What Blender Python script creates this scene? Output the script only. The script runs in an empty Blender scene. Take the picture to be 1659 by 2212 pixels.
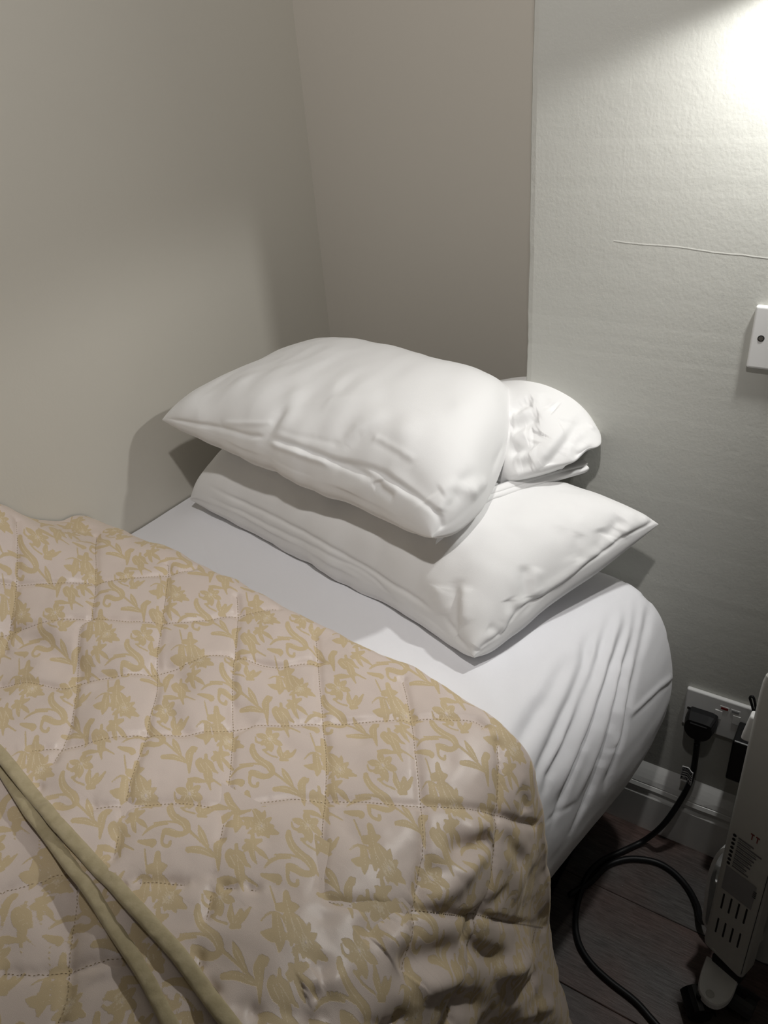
import bpy, bmesh, math, random
import numpy as np
from mathutils import Vector, Matrix
random.seed(4)
S = bpy.context.scene
C = S.collection

# ------------------------------------------------------------------ camera
W, H, F = 1659, 2212, 1725.0
PC = np.array([829.5, 1106.0])
CAM = np.array([1.18, -1.15, 1.43])
def nrm(v):
    v = np.array(v, float); return v/np.linalg.norm(v)
_up = -nrm([252, 2879, F])
_y = nrm([1338, -1151, F]); _y = nrm(_y-np.dot(_y, _up)*_up)
_x = nrm(np.cross(_y, _up))
R = np.array([_x, _y, _up])                       # camera axes -> world
cd = bpy.data.cameras.new('camera'); cam = bpy.data.objects.new('camera', cd); C.objects.link(cam)
cx, cy, cz = R@np.array([1., 0, 0]), -(R@np.array([0, 1., 0])), -(R@np.array([0, 0, 1.]))
cam.matrix_world = Matrix(((cx[0], cy[0], cz[0], CAM[0]), (cx[1], cy[1], cz[1], CAM[1]), (cx[2], cy[2], cz[2], CAM[2]), (0, 0, 0, 1)))
cd.sensor_fit = 'HORIZONTAL'; cd.sensor_width = 36; cd.lens = F/W*36; cd.clip_start = .02
S.camera = cam

# ------------------------------------------------------------------ world, lights, exposure
wd = bpy.data.worlds.new('world'); S.world = wd; wd.use_nodes = True
wd.node_tree.nodes['Background'].inputs[0].default_value = (.86, .87, .9, 1)
wd.node_tree.nodes['Background'].inputs[1].default_value = .05
S.view_settings.view_transform = 'Standard'; S.view_settings.look = 'None'
S.view_settings.gamma = 1; S.view_settings.use_curve_mapping = False
S.view_settings.exposure = 0.0
def light(name, kind, loc, energy, col, radius, **k):
    l = bpy.data.lights.new(name, kind); l.energy = energy; l.color = col; l.shadow_soft_size = radius
    for a, b in k.items(): setattr(l, a, b)
    o = bpy.data.objects.new(name, l); o.location = loc; C.objects.link(o); return o
light('bedside_lamp_light', 'SPOT', (1.118, -.088, 1.505), 12.6, (1.0, .995, .97), .022, spot_size=math.radians(152), spot_blend=.22)
_l = light('ceiling_light_narrowed', 'SPOT', (1.12, -1.05, 2.36), 49, (1, .965, .94), .03, spot_size=math.radians(77), spot_blend=.50)  # ceiling light; cone narrowed to imitate shade a standing person throws at lower right
_l.rotation_euler = (Vector((-.08, -.10, 1.05))-Vector((1.12, -1.05, 2.36))).to_track_quat('-Z', 'Y').to_euler()

# ------------------------------------------------------------------ materials
def mat(name, col, rough=.6, spec=.5, metal=0, bump=None, bscale=200, bstr=.1, sheen=0, coat=0, noise=None):
    m = bpy.data.materials.new(name); m.use_nodes = True; nt = m.node_tree; b = nt.nodes['Principled BSDF']
    b.inputs['Base Color'].default_value = (*col, 1); b.inputs['Roughness'].default_value = rough
    b.inputs['Specular IOR Level'].default_value = spec; b.inputs['Metallic'].default_value = metal
    b.inputs['Sheen Weight'].default_value = sheen; b.inputs['Coat Weight'].default_value = coat
    tc = nt.nodes.new('ShaderNodeTexCoord')
    if noise:
        c2, sc = noise
        n = nt.nodes.new('ShaderNodeTexNoise'); n.inputs['Scale'].default_value = sc; n.inputs['Detail'].default_value = 5
        nt.links.new(tc.outputs['Object'], n.inputs['Vector'])
        r = nt.nodes.new('ShaderNodeValToRGB'); r.color_ramp.elements[0].position = .35; r.color_ramp.elements[1].position = .65
        r.color_ramp.elements[0].color = (*col, 1); r.color_ramp.elements[1].color = (*c2, 1)
        nt.links.new(n.outputs['Fac'], r.inputs['Fac']); nt.links.new(r.outputs['Color'], b.inputs['Base Color'])
    if bump:
        n = nt.nodes.new('ShaderNodeTexNoise'); n.inputs['Scale'].default_value = bscale; n.inputs['Detail'].default_value = 4
        nt.links.new(tc.outputs['Object'], n.inputs['Vector'])
        bp = nt.nodes.new('ShaderNodeBump'); bp.inputs['Strength'].default_value = bstr; bp.inputs['Distance'].default_value = bump
        nt.links.new(n.outputs['Fac'], bp.inputs['Height']); nt.links.new(bp.outputs['Normal'], b.inputs['Normal'])
    return m
def wall_mat(name, col, rough_bumps, crack=False):
    m = mat(name, col, .75, .25); nt = m.node_tree; b = nt.nodes['Principled BSDF']
    tc = nt.nodes['Texture Coordinate']; L = nt.links
    def noise(sc, det, stretch=(1, 1, 1)):
        mp = nt.nodes.new('ShaderNodeMapping'); mp.inputs['Scale'].default_value = stretch
        L.new(tc.outputs['Object'], mp.inputs['Vector'])
        n = nt.nodes.new('ShaderNodeTexNoise'); n.inputs['Scale'].default_value = sc; n.inputs['Detail'].default_value = det
        L.new(mp.outputs['Vector'], n.inputs['Vector']); return n.outputs['Fac']
    def mth(op, a, c=None, d=None):
        n = nt.nodes.new('ShaderNodeMath'); n.operation = op
        for i, v in enumerate((a, c, d)):
            if v is None: continue
            if isinstance(v, (int, float)): n.inputs[i].default_value = v
            else: L.new(v, n.inputs[i])
        return n.outputs[0]
    fine = noise(230, 3, (1, 1, .8)); mid = noise(60, 4); big = noise(9, 3)
    h = mth('ADD', mth('MULTIPLY', fine, .45), mth('MULTIPLY', mid, .55))
    spk = mth('MULTIPLY', mth('GREATER_THAN', noise(95, 2), .74), .8)
    h = mth('ADD', h, spk)
    h = mth('ADD', h, mth('MULTIPLY', big, .7))
    if crack:
        sep = nt.nodes.new('ShaderNodeSeparateXYZ'); L.new(tc.outputs['Object'], sep.inputs[0])
        zz = mth('ADD', mth('SUBTRACT', sep.outputs['Z'], 1.151), mth('ADD', mth('MULTIPLY', mth('SUBTRACT', sep.outputs['X'], .85), .055), mth('MULTIPLY', mth('SUBTRACT', noise(14, 3), .5), .008)))
        ln = mth('SUBTRACT', 1.0, mth('MINIMUM', mth('DIVIDE', mth('ABSOLUTE', zz), .0016), 1.0))
        msk = mth('GREATER_THAN', sep.outputs['X'], .80)
        h = mth('ADD', h, mth('MULTIPLY', mth('MULTIPLY', ln, msk), .55))
        vv = mth('SUBTRACT', 1.0, mth('MINIMUM', mth('DIVIDE', mth('ABSOLUTE', mth('SUBTRACT', sep.outputs['X'], .807)), .0012), 1.0))
        h = mth('ADD', h, mth('MULTIPLY', mth('MULTIPLY', vv, noise(22, 3)), .12))
    bp = nt.nodes.new('ShaderNodeBump'); bp.inputs['Strength'].default_value = rough_bumps; bp.inputs['Distance'].default_value = .0016
    L.new(h, bp.inputs['Height']); L.new(bp.outputs['Normal'], b.inputs['Normal'])
    return m
WALL = (.62, .595, .53)
M_wallC = wall_mat('painted_plaster_rough', (.56, .56, .52), .42, True)
M_wallA = wall_mat('painted_plaster_side', WALL, .18)
M_wallB = wall_mat('painted_plaster_recess', (.60, .565, .505), .12)
M_ceil = mat('ceiling_paint', (.7, .7, .66), .9)
M_sheet = mat('white_cotton_sheet', (.87, .87, .90), .85, .2, sheen=.15, bump=.0006, bscale=900, bstr=.25)
M_pillow = mat('white_cotton_pillowcase', (.85, .847, .843), .8, .2, sheen=.15, bump=.0005, bscale=1100, bstr=.25)
M_skirt = mat('gloss_white_skirting', (.82, .82, .80), .27, .7, bump=.001, bscale=30, bstr=.2)
M_white = mat('white_plastic', (.80, .80, .79), .35, .5)
M_heater = mat('white_heater_enamel', (.56, .56, .53), .32, .5)
M_heaterside = mat('heater_fin_enamel', (.62, .61, .57), .35, .5)
M_black = mat('black_plastic', (.008, .008, .009), .38, .5)
M_rubber = mat('black_cable_rubber', (.009, .009, .010), .45, .4)
M_dark = mat('slot_dark', (.01, .01, .01), .8)
M_base = mat('black_divan_fabric', (.006, .006, .007), .9, .1, bump=.001, bscale=600, bstr=.4)
M_matt = mat('mattress_ticking', (.6, .6, .6), .9)
M_steel = mat('steel_screw', (.35, .35, .35), .35, .5, metal=1)
M_bind = mat('tan_cotton_binding', (.47, .40, .255), .8, .25, sheen=.2, bump=.0015, bscale=160, bstr=.45, noise=((.41, .345, .21), 90))
M_thread = mat('quilting_thread', (.36, .28, .17), .7, .3)
M_red = mat('red_print', (.22, .02, .015), .6)
M_ink = mat('dark_ink_print', (.035, .035, .045), .6)
M_faint = mat('faint_ink_print', (.17, .165, .17), .6)
M_grey = mat('grey_label_film', (.30, .30, .31), .5)
M_lampshade = mat('lamp_shade_fabric', (.55, .53, .48), .8)
def plank_mat():
    m = mat('worn_wood_floor', (.1, .1, .1), .42, .45); nt = m.node_tree; b = nt.nodes['Principled BSDF']; L = nt.links
    tc = nt.nodes['Texture Coordinate']; oi = nt.nodes.new('ShaderNodeObjectInfo')
    ad = nt.nodes.new('ShaderNodeVectorMath'); ad.operation = 'ADD'
    sc = nt.nodes.new('ShaderNodeVectorMath'); sc.operation = 'SCALE'; sc.inputs['Scale'].default_value = 9
    L.new(oi.outputs['Random'], sc.inputs[0]); L.new(tc.outputs['Object'], ad.inputs[0]); L.new(sc.outputs[0], ad.inputs[1])
    mp = nt.nodes.new('ShaderNodeMapping'); mp.inputs['Scale'].default_value = (1.0, 9, 1); L.new(ad.outputs[0], mp.inputs[0])
    g = nt.nodes.new('ShaderNodeTexNoise'); g.inputs['Scale'].default_value = 32; g.inputs['Detail'].default_value = 8; g.inputs['Roughness'].default_value = .7
    L.new(mp.outputs[0], g.inputs['Vector'])
    big = nt.nodes.new('ShaderNodeTexNoise'); big.inputs['Scale'].default_value = 5; big.inputs['Detail'].default_value = 3; L.new(ad.outputs[0], big.inputs['Vector'])
    r = nt.nodes.new('ShaderNodeValToRGB'); e = r.color_ramp.elements
    e[0].position = .3; e[0].color = (.045, .038, .035, 1); e[1].position = .72; e[1].color = (.150, .138, .132, 1)
    L.new(g.outputs['Fac'], r.inputs[0])
    r2 = nt.nodes.new('ShaderNodeValToRGB'); e = r2.color_ramp.elements
    e[0].position = .38; e[0].color = (1.15, .78, .70, 1); e[1].position = .6; e[1].color = (1, 1, 1, 1); L.new(big.outputs['Fac'], r2.inputs[0])
    mx = nt.nodes.new('ShaderNodeMix'); mx.data_type = 'RGBA'; mx.blend_type = 'MULTIPLY'; mx.inputs[0].default_value = 1
    L.new(r.outputs[0], mx.inputs[6]); L.new(r2.outputs[0], mx.inputs[7])
    dust = nt.nodes.new('ShaderNodeTexNoise'); dust.inputs['Scale'].default_value = 120; dust.inputs['Detail'].default_value = 2; L.new(tc.outputs['Object'], dust.inputs['Vector'])
    gt = nt.nodes.new('ShaderNodeMath'); gt.operation = 'GREATER_THAN'; gt.inputs[1].default_value = .77; L.new(dust.outputs['Fac'], gt.inputs[0])
    m2 = nt.nodes.new('ShaderNodeMix'); m2.data_type = 'RGBA'; L.new(gt.outputs[0], m2.inputs[0]); L.new(mx.outputs[2], m2.inputs[6]); m2.inputs[7].default_value = (.3, .28, .26, 1)
    L.new(m2.outputs[2], b.inputs['Base Color'])
    bp = nt.nodes.new('ShaderNodeBump'); bp.inputs['Strength'].default_value = .5; bp.inputs['Distance'].default_value = .001
    L.new(g.outputs['Fac'], bp.inputs['Height']); L.new(bp.outputs[0], b.inputs['Normal'])
    return m
M_plank = plank_mat()
def damask_mat():
    m = mat('damask_satin', (.5, .4, .35), .45, .5); nt = m.node_tree; b = nt.nodes['Principled BSDF']; L = nt.links
    tc = nt.nodes['Texture Coordinate']
    at = nt.nodes.new('ShaderNodeAttribute'); at.attribute_name = 'motif'
    av = nt.nodes.new('ShaderNodeAttribute'); av.attribute_name = 'vein'
    uv = nt.nodes.new('ShaderNodeUVMap'); uv.uv_map = 'UVMap'
    def noise(sc, det, src):
        n = nt.nodes.new('ShaderNodeTexNoise'); n.inputs['Scale'].default_value = sc; n.inputs['Detail'].default_value = det
        L.new(src, n.inputs['Vector']); return n.outputs['Fac']
    def mth(op, a, c=None):
        n = nt.nodes.new('ShaderNodeMath'); n.operation = op
        for i, v in enumerate((a, c)):
            if v is None: continue
            if isinstance(v, (int, float)): n.inputs[i].default_value = v
            else: L.new(v, n.inputs[i])
        return n.outputs[0]
    jag = mth('MULTIPLY', mth('SUBTRACT', noise(620, 2, uv.outputs[0]), .5), 16)
    f = mth('ADD', at.outputs['Fac'], jag)
    def ramp(v, w):
        mr = nt.nodes.new('ShaderNodeMapRange'); mr.inputs[1].default_value = w; mr.inputs[2].default_value = -w; L.new(v, mr.inputs[0]); return mr.outputs[0]
    fac = ramp(f, 2.5)
    vein = mth('MULTIPLY', ramp(mth('ADD', av.outputs['Fac'], jag), 2.0), fac)
    # thin bright yarn line where the woven motif meets the ground
    weave = noise(1500, 1, uv.outputs[0])
    c1 = nt.nodes.new('ShaderNodeMix'); c1.data_type = 'RGBA'; L.new(weave, c1.inputs[0]); c1.inputs[6].default_value = (.58, .485, .435, 1); c1.inputs[7].default_value = (.77, .665, .605, 1)
    c2 = nt.nodes.new('ShaderNodeMix'); c2.data_type = 'RGBA'; L.new(weave, c2.inputs[0]); c2.inputs[6].default_value = (.52, .405, .24, 1); c2.inputs[7].default_value = (.65, .52, .33, 1)
    mx = nt.nodes.new('ShaderNodeMix'); mx.data_type = 'RGBA'; L.new(fac, mx.inputs[0]); L.new(c1.outputs[2], mx.inputs[6]); L.new(c2.outputs[2], mx.inputs[7])
    mv = nt.nodes.new('ShaderNodeMix'); mv.data_type = 'RGBA'; L.new(mth('MULTIPLY', vein, .8), mv.inputs[0]); L.new(mx.outputs[2], mv.inputs[6]); mv.inputs[7].default_value = (.72, .62, .47, 1)
    L.new(mv.outputs[2], b.inputs['Base Color'])
    rg = nt.nodes.new('ShaderNodeMapRange'); rg.inputs[3].default_value = .38; rg.inputs[4].default_value = .62; L.new(fac, rg.inputs[0]); L.new(rg.outputs[0], b.inputs['Roughness'])
    b.inputs['Sheen Weight'].default_value = .3; b.inputs['Sheen Tint'].default_value = (1, .85, .6, 1)
    hh = mth('ADD', mth('MULTIPLY', fac, .5), mth('MULTIPLY', weave, .35))
    bp = nt.nodes.new('ShaderNodeBump'); bp.inputs['Strength'].default_value = .5; bp.inputs['Distance'].default_value = .0007
    L.new(hh, bp.inputs['Height']); L.new(bp.outputs[0], b.inputs['Normal'])
    return m
M_damask = damask_mat()

# ------------------------------------------------------------------ helpers
def ray(px, py): return R@np.array([px-PC[0], py-PC[1], F])
def onZ(p, z): r = ray(*p); return CAM+r*(z-CAM[2])/r[2]
def onY(p, y): r = ray(*p); return CAM+r*(y-CAM[1])/r[1]
def onX(p, x): r = ray(*p); return CAM+r*(x-CAM[0])/r[0]
def project(P):
    v = (P-CAM)@R
    return PC[0]+F*v[..., 0]/v[..., 2], PC[1]+F*v[..., 1]/v[..., 2], v[..., 2]
def tag(o, label=None, cat=None, group=None, kind=None):
    if label: o['label'] = label
    if cat: o['category'] = cat
    if group: o['group'] = group
    if kind: o['kind'] = kind
    return o
def thing(name, label, cat, loc=(0, 0, 0), group=None, kind=None):
    o = bpy.data.objects.new(name, None); o.location = loc; o.empty_display_size = .05; C.objects.link(o)
    return tag(o, label, cat, group, kind)
def link(name, me, m, parent=None, smooth=False):
    if m: me.materials.append(m)
    if smooth:
        me.shade_smooth()
    o = bpy.data.objects.new(name, me); C.objects.link(o)
    if parent:
        o.parent = parent; o.matrix_parent_inverse = Matrix.Translation(-Vector(parent.location if parent.type == 'EMPTY' else (0, 0, 0)))
    return o
def from_bm(name, bm, m, parent=None, smooth=False):
    bmesh.ops.recalc_face_normals(bm, faces=bm.faces)
    me = bpy.data.meshes.new(name); bm.to_mesh(me); bm.free(); return link(name, me, m, parent, smooth)
def box_bm(c, s, bev=0, seg=2, axes=None, bm=None):
    """box centred at c with full size s; axes optional 3x3 (rows are local axes)"""
    bm = bm or bmesh.new()
    g = bmesh.ops.create_cube(bm, size=1)['verts']
    A = Matrix([list(a) for a in axes]).transposed() if axes is not None else Matrix.Identity(3)
    for v in g:
        v.co = Vector(v.co[i]*s[i] for i in range(3))
    if bev:
        es = list({e for v in g for e in v.link_edges})
        r = bmesh.ops.bevel(bm, geom=es, offset=bev, segments=seg, profile=.5, affect='EDGES')
        vs = {v for f in r['faces'] for v in f.verts}
        stack = list(vs); 
        while stack:
            v = stack.pop()
            for e in v.link_edges:
                w = e.other_vert(v)
                if w not in vs: vs.add(w); stack.append(w)
        g = list(vs)
    for v in g: v.co = A@v.co+Vector(c)
    return bm
def box(name, c, s, m, parent=None, bev=0, seg=2, axes=None, smooth=False):
    return from_bm(name, box_bm(c, s, bev, seg, axes), m, parent, smooth)
def catmull(pts, n=8):
    pts = [np.array(p, float) for p in pts]
    P = [2*pts[0]-pts[1]]+pts+[2*pts[-1]-pts[-2]]; out = []
    for i in range(1, len(P)-2):
        for k in range(n):
            t = k/n; a, b, c, d = P[i-1], P[i], P[i+1], P[i+2]
            out.append(.5*((2*b)+(-a+c)*t+(2*a-5*b+4*c-d)*t*t+(-a+3*b-3*c+d)*t**3))
    out.append(pts[-1]); return np.array(out)
def tube_mesh(path, rad, seg=10, squash=None):
    path = np.array(path); n = len(path); vs = []; fs = []
    T = np.gradient(path, axis=0); T /= np.linalg.norm(T, axis=1)[:, None]+1e-12
    N = np.cross(T[0], [0, 0, 1.]); 
    if np.linalg.norm(N) < .1: N = np.cross(T[0], [1., 0, 0])
    N = nrm(N)
    for i in range(n):
        N = nrm(N-np.dot(N, T[i])*T[i]); B = np.cross(T[i], N)
        r = rad[i] if hasattr(rad, '__len__') else rad
        for k in range(seg):
            a = 2*math.pi*k/seg; vs.append(path[i]+r*(math.cos(a)*N+math.sin(a)*B))
    for i in range(n-1):
        for k in range(seg):
            fs.append((i*seg+k, i*seg+(k+1) % seg, (i+1)*seg+(k+1) % seg, (i+1)*seg+k))
    fs.append(tuple(range(seg))[::-1]); fs.append(tuple((n-1)*seg+k for k in range(seg)))
    me = bpy.data.meshes.new('tube'); me.from_pydata([tuple(v) for v in vs], [], fs); me.update(); return me
def cyl(name, c, r, h, m, parent, axis='Z', seg=24, bev=0, axvec=None):
    bm = bmesh.new(); bmesh.ops.create_cone(bm, cap_ends=True, segments=seg, radius1=r, radius2=r, depth=h)
    if bev: bmesh.ops.bevel(bm, geom=[e for e in bm.edges if len(e.link_faces) == 2 and any(len(f.verts) > 4 for f in e.link_faces)], offset=bev, segments=2, affect='EDGES')
    v = Vector(axvec) if axvec is not None else Vector({'X': (1, 0, 0), 'Y': (0, 1, 0), 'Z': (0, 0, 1)}[axis])
    q = Vector((0, 0, 1)).rotation_difference(v)
    bmesh.ops.transform(bm, matrix=Matrix.Translation(Vector(c))@q.to_matrix().to_4x4(), verts=bm.verts)
    return from_bm(name, bm, m, parent)
def grid_faces(h, w, off=0, flip=False):
    i = np.arange(h-1)[:, None]*w+np.arange(w-1)[None, :]+off
    f = np.stack([i, i+1, i+w+1, i+w], -1).reshape(-1, 4)
    return f[:, ::-1] if flip else f
def np_mesh(name, verts, faces):
    me = bpy.data.meshes.new(name); verts = np.ascontiguousarray(verts, dtype=np.float32); faces = np.ascontiguousarray(faces, dtype=np.int32)
    me.vertices.add(len(verts)); me.vertices.foreach_set('co', verts.ravel())
    me.loops.add(faces.size); me.loops.foreach_set('vertex_index', faces.ravel())
    me.polygons.add(len(faces)); me.polygons.foreach_set('loop_start', np.arange(0, faces.size, 4, dtype=np.int32))
    try: me.polygons.foreach_set('loop_total', np.full(len(faces), 4, dtype=np.int32))
    except Exception: pass
    me.update(calc_edges=True); me.validate(); me.polygons.foreach_set('use_smooth', np.ones(len(me.polygons), dtype=bool)); return me
def normals(P):
    a = np.gradient(P, axis=0); b = np.gradient(P, axis=1); n = np.cross(b, a)
    l = np.linalg.norm(n, axis=2, keepdims=True); return n/np.maximum(l, 1e-12)
def sstep(x): x = np.clip(x, 0, 1); return x*x*(3-2*x)
_rt = np.random.RandomState(7).rand(64, 64, 64).astype(np.float32)
def vnoise(P, sc, off=0):
    q = P*sc+off+1000; i = np.floor(q).astype(int); f = q-i; f = f*f*(3-2*f); r = 0
    for dx in (0, 1):
        for dy in (0, 1):
            for dz in (0, 1):
                w = (f[..., 0] if dx else 1-f[..., 0])*(f[..., 1] if dy else 1-f[..., 1])*(f[..., 2] if dz else 1-f[..., 2])
                r = r+w*_rt[(i[..., 0]+dx) % 64, (i[..., 1]+dy) % 64, (i[..., 2]+dz) % 64]
    return r-.5
class Cloth:
    """a grid of points; folds are drawn on it as polylines found through the photograph, then kept as real 3D displacement"""
    def __init__(s, P, sign=1):
        s.P = P; s.N = normals(P)*(sign if not hasattr(sign, 'shape') else sign[:, None, None]); s.D = np.zeros(P.shape[:2])
        s.x, s.y, s.z = project(P); view = CAM-P
        s.front = (s.N*view).sum(-1) > 0
    def hit(s, px):
        m = np.where(s.front, np.hypot(s.x-px[0], s.y-px[1])+s.z*2.0, 1e9)
        k = np.argmin(m); s.miss = m.ravel()[k]-s.z.ravel()[k]*2.0; return s.P.reshape(-1, 3)[k]
    def path(s, pts, dens=10):
        pp = catmull(pts, max(2, int(dens))) if len(pts) > 2 else np.array(pts, float)
        out = []
        for p in pp:
            h = s.hit(p)
            if s.miss < 9: out.append(h)
        return np.array(out) if len(out) > 2 else np.array([s.hit(p) for p in pp])
    def dist(s, L, reach=.065, chunk=5):
        best = np.full(s.D.size, 1e9); par = np.zeros(s.D.size); side = np.zeros(s.D.size)
        lo = L.min(0)-reach; hi = L.max(0)+reach; P = s.P.reshape(-1, 3)
        k0 = np.where(((P > lo) & (P < hi)).all(-1))[0]; Q0 = P[k0]; N0 = s.N.reshape(-1, 3)[k0]; n = len(L)-1
        for c in range(0, n, chunk):
            seg = L[c:c+chunk+1]; lo = seg.min(0)-reach; hi = seg.max(0)+reach
            j = np.where(((Q0 > lo) & (Q0 < hi)).all(-1))[0]; Q = Q0[j]; NN = N0[j]; k = k0[j]
            if not len(Q): continue
            b, pr, sd = best[k], par[k], side[k]
            for i in range(len(seg)-1):
                a, e = seg[i], seg[i+1]; d = e-a; l2 = d@d
                if l2 < 1e-10: continue
                qa = Q-a; t = np.clip(qa@d/l2, 0, 1); v = qa-t[:, None]*d; dd = np.sqrt((v*v).sum(1)); u = dd < b
                b[u] = dd[u]; pr[u] = (c+i+t[u])/n
                sd[u] = np.sign((np.cross(d, v[u])*NN[u]).sum(1))
            best[k], par[k], side[k] = b, pr, sd
        sh = s.D.shape; return best.reshape(sh), par.reshape(sh), side.reshape(sh)
    def fold(s, pts, amp, w, taper=.15, sharp=False, dens=4):
        d, t, _ = s.dist(s.path(pts, dens))
        e = sstep(t/taper)*sstep((1-t)/taper) if taper > 0 else 1
        s.D += amp*e*(np.exp(-d/w) if sharp else np.exp(-(d/w)**2))
    def step(s, pts, amp, w, reach, taper=.12, dens=4, sgn=1):
        d, t, sd = s.dist(s.path(pts, dens), .16); e = sstep(t/taper)*sstep((1-t)/.03)
        k = sd*sgn*d
        s.D += amp*e*sstep(k/w*.5+.5)*np.exp(-np.maximum(k, 0)/reach)*(k > -w)
    def noise(s, sc, amp, off=0, ani=None):
        q = s.P if ani is None else s.P*np.array(ani)
        s.D += amp*2*vnoise(q, sc, off)
    def coarse(s, k=2):
        c = Cloth.__new__(Cloth); c.P = s.P[::k, ::k]; c.N = s.N[::k, ::k]; c.D = np.zeros(c.P.shape[:2]); c.x, c.y, c.z, c.front = s.x[::k, ::k], s.y[::k, ::k], s.z[::k, ::k], s.front[::k, ::k]; return c
    def add(s, D, k=2):
        h, w = s.D.shape; i = np.minimum(np.arange(h)/k, D.shape[0]-1.001); j = np.minimum(np.arange(w)/k, D.shape[1]-1.001)
        a = i.astype(int); b = j.astype(int); fa = (i-a)[:, None]; fb = (j-b)[None]
        s.D += (D[a][:, b]*(1-fa)+D[a+1][:, b]*fa)*(1-fb)+(D[a][:, b+1]*(1-fa)+D[a+1][:, b+1]*fa)*fb
    def done(s): return s.P+s.N*s.D[..., None]

# ------------------------------------------------------------------ room shell
XC = .669; RD = .343; ZC = 2.42
def wall(name, c, s, m, cuts=None):
    o = box(name, c, s, m); o['kind'] = 'structure'; return o
wall('wall_left', (-.05, -1.4, ZC/2), (.10, 3.7, ZC), M_wallA)
wall('wall_recess', (XC/2-.04, RD+.05, ZC/2), (XC+.16, .10, ZC), M_wallB)
# chimney breast side with a slightly chipped, rounded arris
bm = bmesh.new()
zz = np.linspace(0, ZC, 300); xs0 = XC
prof = [(XC+.004, RD+.05, 0), (XC+.0, .012, 0), (XC+.0006, .004, 1), (XC+.003, .0008, 1), (XC+.010, 0, .4), (3.1, 0, 0), (3.1, RD+.05, 0)]
vr = []
for z in zz:
    j = (vnoise(np.array([[0.3, 0.7, z]]), 26)[0]+.7*vnoise(np.array([[0.9, 0.2, z]]), 80)[0])*.0014
    vr.append([bm.verts.new((x+j*k+.0*z, y+abs(j)*k*.6, z)) for x, y, k in prof])
for i in range(len(zz)-1):
    for k in range(len(prof)):
        l = (k+1) % len(prof); bm.faces.new((vr[i][k], vr[i][l], vr[i+1][l], vr[i+1][k]))
bm.faces.new(vr[0][::-1]); bm.faces.new(vr[-1])
o = from_bm('wall_back', bm, M_wallC); o['kind'] = 'structure'
wall('wall_right', (3.15, -1.4, ZC/2), (.10, 3.7, ZC), M_wallA)
wall('ceiling', (1.5, -1.4, ZC+.05), (3.4, 3.7, .10), M_ceil)
# floor: boards laid one by one on a dark bed
fl = thing('floor', None, None); del_keys = None
fl['kind'] = 'structure'
box('underlay', (1.55, -1.45, -.016), (3.3, 3.1, .012), M_dark, fl)
def board_mesh(l):
    bm = box_bm((0, 0, -.005), (l-.0012, .2052, .010), .0011, 1); me = bpy.data.meshes.new('floor_board'); bm.to_mesh(me); bm.free(); me.materials.append(M_plank); return me
lens = [board_mesh(l) for l in (1.2, .9, .7)]; ln = [1.2, .9, .7]
y = .0165-.103; row = 0
while y > -2.9:
    x = [-.42, -.1, -.75][row % 3]; k = row
    while x < 3.1:
        q = k % 3; o = bpy.data.objects.new('floor_board', lens[q]); o.location = (x+ln[q]/2, y, random.uniform(-.0004, .0002)); C.objects.link(o); o.parent = fl
        x += ln[q]; k += 1
    y -= .2062; row += 1
# skirting board on the chimney breast, moulded top
prof = [(0, .0), (.022, .0), (.022, .093), (.0205, .0962), (.0140, .0972), (.0132, .1035), (.0150, .108), (.0215, .1130), (.0218, .1150), (.0190, .1225), (.0175, .1232), (.0172, .1248), (.0182, .1258), (.0150, .1360), (.0110, .1450), (.0070, .1530), (.0030, .1600), (.0, .165)]
bm = bmesh.new(); xs = np.linspace(XC+.0, 3.09, 90); rows = []
for x in xs:
    rows.append([bm.verts.new((x, -a+(0.0006*math.sin(x*47)+.0004*math.sin(x*113) if .11 < b < .13 else 0), b+(.0006*math.sin(x*90) if .119 < b < .125 else 0))) for a, b in prof])
for i in range(len(xs)-1):
    for k in range(len(prof)-1): bm.faces.new((rows[i][k], rows[i+1][k], rows[i+1][k+1], rows[i][k+1]))
bm.faces.new(rows[0]); bm.faces.new(rows[-1][::-1])
o = from_bm('baseboard_back', bm, M_skirt); o['kind'] = 'structure'

# ------------------------------------------------------------------ bed
BT = .635
bed = thing('bed', 'low black divan bed base almost hidden under the white sheet', 'bed', (.43, -1.0, 0))
box('divan_base', (.437, -.985, .19), (.85, 1.87, .245), M_base, bed, .012, 2)
box('base_trim', (.438, -.985, .067), (.860, 1.878, .012), M_base, bed, .003, 1)
for px, py in ((.09, -.12), (.79, -.14), (.09, -1.84), (.79, -1.84)):
    f = cyl('leg', (px, py, .034), .022, .066, M_black, bed, bev=.003)
# mattress, wrapped by the sheet
box('mattress', (.440, -.98, .4655), (.80, 1.86, .305), M_matt, bed, .05, 4)

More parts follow.
